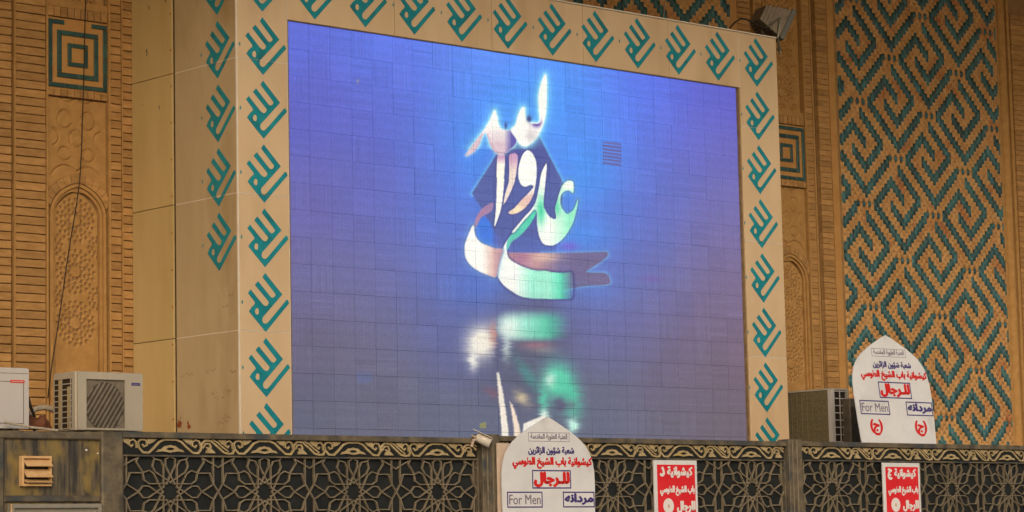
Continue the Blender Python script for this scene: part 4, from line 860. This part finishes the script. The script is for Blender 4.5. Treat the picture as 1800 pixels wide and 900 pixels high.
ac_back(p[0], 18.35, 19.15, q[0]-p[0]-.01, 2.62, p[2]+.0, 'old air conditioner showing brown condenser fins right of the billboard')
p = atY(1494, 700, 18.25)
t = thing('air_conditioner', 'grey air conditioner almost hidden behind the raised arched sign', 'air conditioner', (p[0]+.3, 18.4, 2.6), 'outdoor air conditioner units')
b = MB(); rbox(b, p[0], p[0]+.75, 18.25, 18.55, 2.62, p[2], .02); b.build('casing', M['steel'], t); b = MB(); b.box(p[0]+.012, p[0]+.30, 18.245, 18.2495, 2.66, p[2]-.09); b.build('front_grille', M['acdark'], t)

# ------------------------------------------------------------------ small things
def tubes(name, pts, r, m, label, cat, seg=8, rs=None):
    b = MB(); b.tube(pts, r, seg, rs=rs); return tag(b.build(name, m, smooth=True), label, cat)
pp = [(151, -20), (149, 60), (147, 150), (145, 210), (143, 270), (140, 320), (133, 370), (126, 410), (118, 460), (111, 510), (104, 560), (96, 610), (90, 650), (84, 700)]
tubes('loose_cable', [tuple(atY(x, y, WY-.12+(y/700)*.05)) for x, y in pp], .0055, M['cable'], 'thin black cable hanging down over the left carved pilaster', 'cable')
tubes('pale_wire', [tuple(atY(x, y, WY-.06)) for x, y in ((1171, -10), (1169, 12), (1166, 30), (1163, 60))], .004, M['foam'], 'pale wire crossing the mosaic above the billboard frame', 'cable')
pp = [(40, 752), (52, 728), (62, 719), (75, 716), (88, 718), (100, 724)]
tubes('insulated_pipe', [tuple(atY(x, y, 18.15)) for x, y in pp], .024, M['foam'], 'pale insulated refrigerant pipe between the two left air conditioners', 'pipe')
pp = [(50, 700), (54, 716), (60, 730), (62, 745), (60, 760)]
tubes('drain_pipe', [tuple(atY(x, y, 18.0)) for x, y in pp], .012, M['cable'], 'dark drain pipe behind the greyish white air conditioner', 'pipe')
b = MB(); c = atY(66, 742, 18.0); nn = 14
for i in range(nn):
    for j in range(9):
        u = i/(nn-1)*2-1; vv = j/8*math.pi/1; rr = 1+.25*math.sin(5*u+3*vv)+.12*math.sin(11*u*vv)
        b.v.append((c[0]+.13*u, c[1]+.07*math.cos(vv)*rr*(1-u*u*.7), c[2]-.06+.11*math.sin(vv)*rr*(1-u*u*.8)))
for i in range(nn-1):
    for j in range(8): a = i*9+j; b.f.append((a, a+1, a+10, a+9)); b.mi.append(0)
tag(b.build('dirty_rag', M['rag'], smooth=True), 'crumpled reddish brown rag lying between the left air conditioners', 'rag')
b = MB(); p0 = atY(8, 742, 17.62); p1 = atY(96, 757, 17.62); b.tube([(p0[0], 17.62, p0[2]), ((p0[0]+p1[0])/2, 17.60, (p0[2]+p1[2])/2-.008), (p1[0], 17.58, p1[2])], .010, 6)
tag(b.build('wooden_lath', M['foam']), 'pale lath lying along the fence top below the left air conditioners', 'lath')
# floodlight on the billboard corner
c = atY(1350, 40, YF+.25); fl = thing('floodlight', 'weathered floodlight tilted down on the top right billboard corner', 'floodlight', (c[0], YF+.25, ZTOP))
fm = Matrix.Translation(Vector(c)+Vector((0, 0, .02))) @ Matrix.Rotation(R(-18), 4, 'Z') @ Matrix.Rotation(R(28), 4, 'Y')
def xf(b, mtx): b.v = [tuple(mtx @ Vector(v)) for v in b.v]
b = MB(); b.add([(.12, -.20, -.17), (.12, .20, -.17), (.12, .20, .17), (.12, -.20, .17), (-.14, -.12, -.09), (-.14, .12, -.09), (-.14, .12, .09), (-.14, -.12, .09)], [(0, 1, 2, 3), (7, 6, 5, 4), (0, 4, 5, 1), (1, 5, 6, 2), (2, 6, 7, 3), (3, 7, 4, 0)]); xf(b, fm); b.build('lamp_body', M['steel'], fl)
b = MB(); b.box(.122, .175, -.215, .215, -.185, .185); xf(b, fm); lr = b.build('lamp_rim', M['dkglass'], fl)
b = MB(); b.box(.176, .180, -.19, .19, -.16, .16); xf(b, fm); b.build('lamp_glass', M['dkglass'], lr)
for k in range(6):
    b = MB(); x = -.11+.04*k; h = .10+(x+.14)/.26*.085; b.box(x-.003, x+.003, -.13-(x+.14)*.25, .13+(x+.14)*.25, -h, h); xf(b, fm); b.build('cooling_fin', M['steel'], fl)
b = MB(); cc = Vector(c); b.tube([cc+Vector((-.03, -.20, .02)), cc+Vector((-.06, -.19, -.20)), cc+Vector((.02, -.14, -.33)), cc+Vector((.02, -.14, -.37))], .013, 6); b.tube([cc+Vector((-.03, -.2, .02)), cc+Vector((-.22, -.10, -.13)), cc+Vector((.06, -.12, -.36))], .008, 6); b.build('bracket', M['dkglass'], fl)
pp = [(1283, 52), (1292, 42), (1302, 36), (1312, 37), (1325, 44), (1338, 50), (1352, 56), (1368, 63)]
b = MB(); b.tube([tuple(atY(x, y-3, YF+.12)) for x, y in pp], .010, 6); b.build('feed_cable', M['cable'], fl)
# security camera
c = atY(852, 774, YG-.10); cc = Vector(c); cv = thing('security_camera', 'small white bullet security camera on the fence top beside the lower arched sign', 'camera', (c[0], YG, 2.68))
d = Vector((.60, -.62, -.42)).normalized()
b = MB(); a = cc-d*.085; e = cc+d*.055; n = 8; b.tube([a, a+d*.012, cc-d*.02, e, e+d*.006], .035, 14, rs=[.020, .040, .046, .048, .040]); cb = b.build('camera_body', M['camw'], cv, smooth=True)
b = MB(); b.tube([e+d*.004, e+d*.010], .034, 14); b.build('lens', M['cable'], cb)
b = MB(); h = Vector((0, 0, .050)); s = Vector((.045, .045, 0)); p = [cc-d*.11+h-s, cc-d*.11+h+s, cc+d*.075+h*.95+s, cc+d*.075+h*.95-s]; b.add([tuple(q) for q in p]+[tuple(q+Vector((0, 0, .005))) for q in p], [(3, 2, 1, 0), (4, 5, 6, 7), (0, 1, 5, 4), (1, 2, 6, 5), (2, 3, 7, 6), (3, 0, 4, 7)]); b.build('sun_shield', M['camw'], cv)
b = MB(); b.tube([cc-d*.07, cc+Vector((-.09, .05, .0)), cc+Vector((-.085, .08, -.05))], .013, 8); b.tube([cc+Vector((-.13, .02, .04)), cc+Vector((-.02, .03, .015))], .008, 6); b.build('camera_bracket', M['pale'], cv)
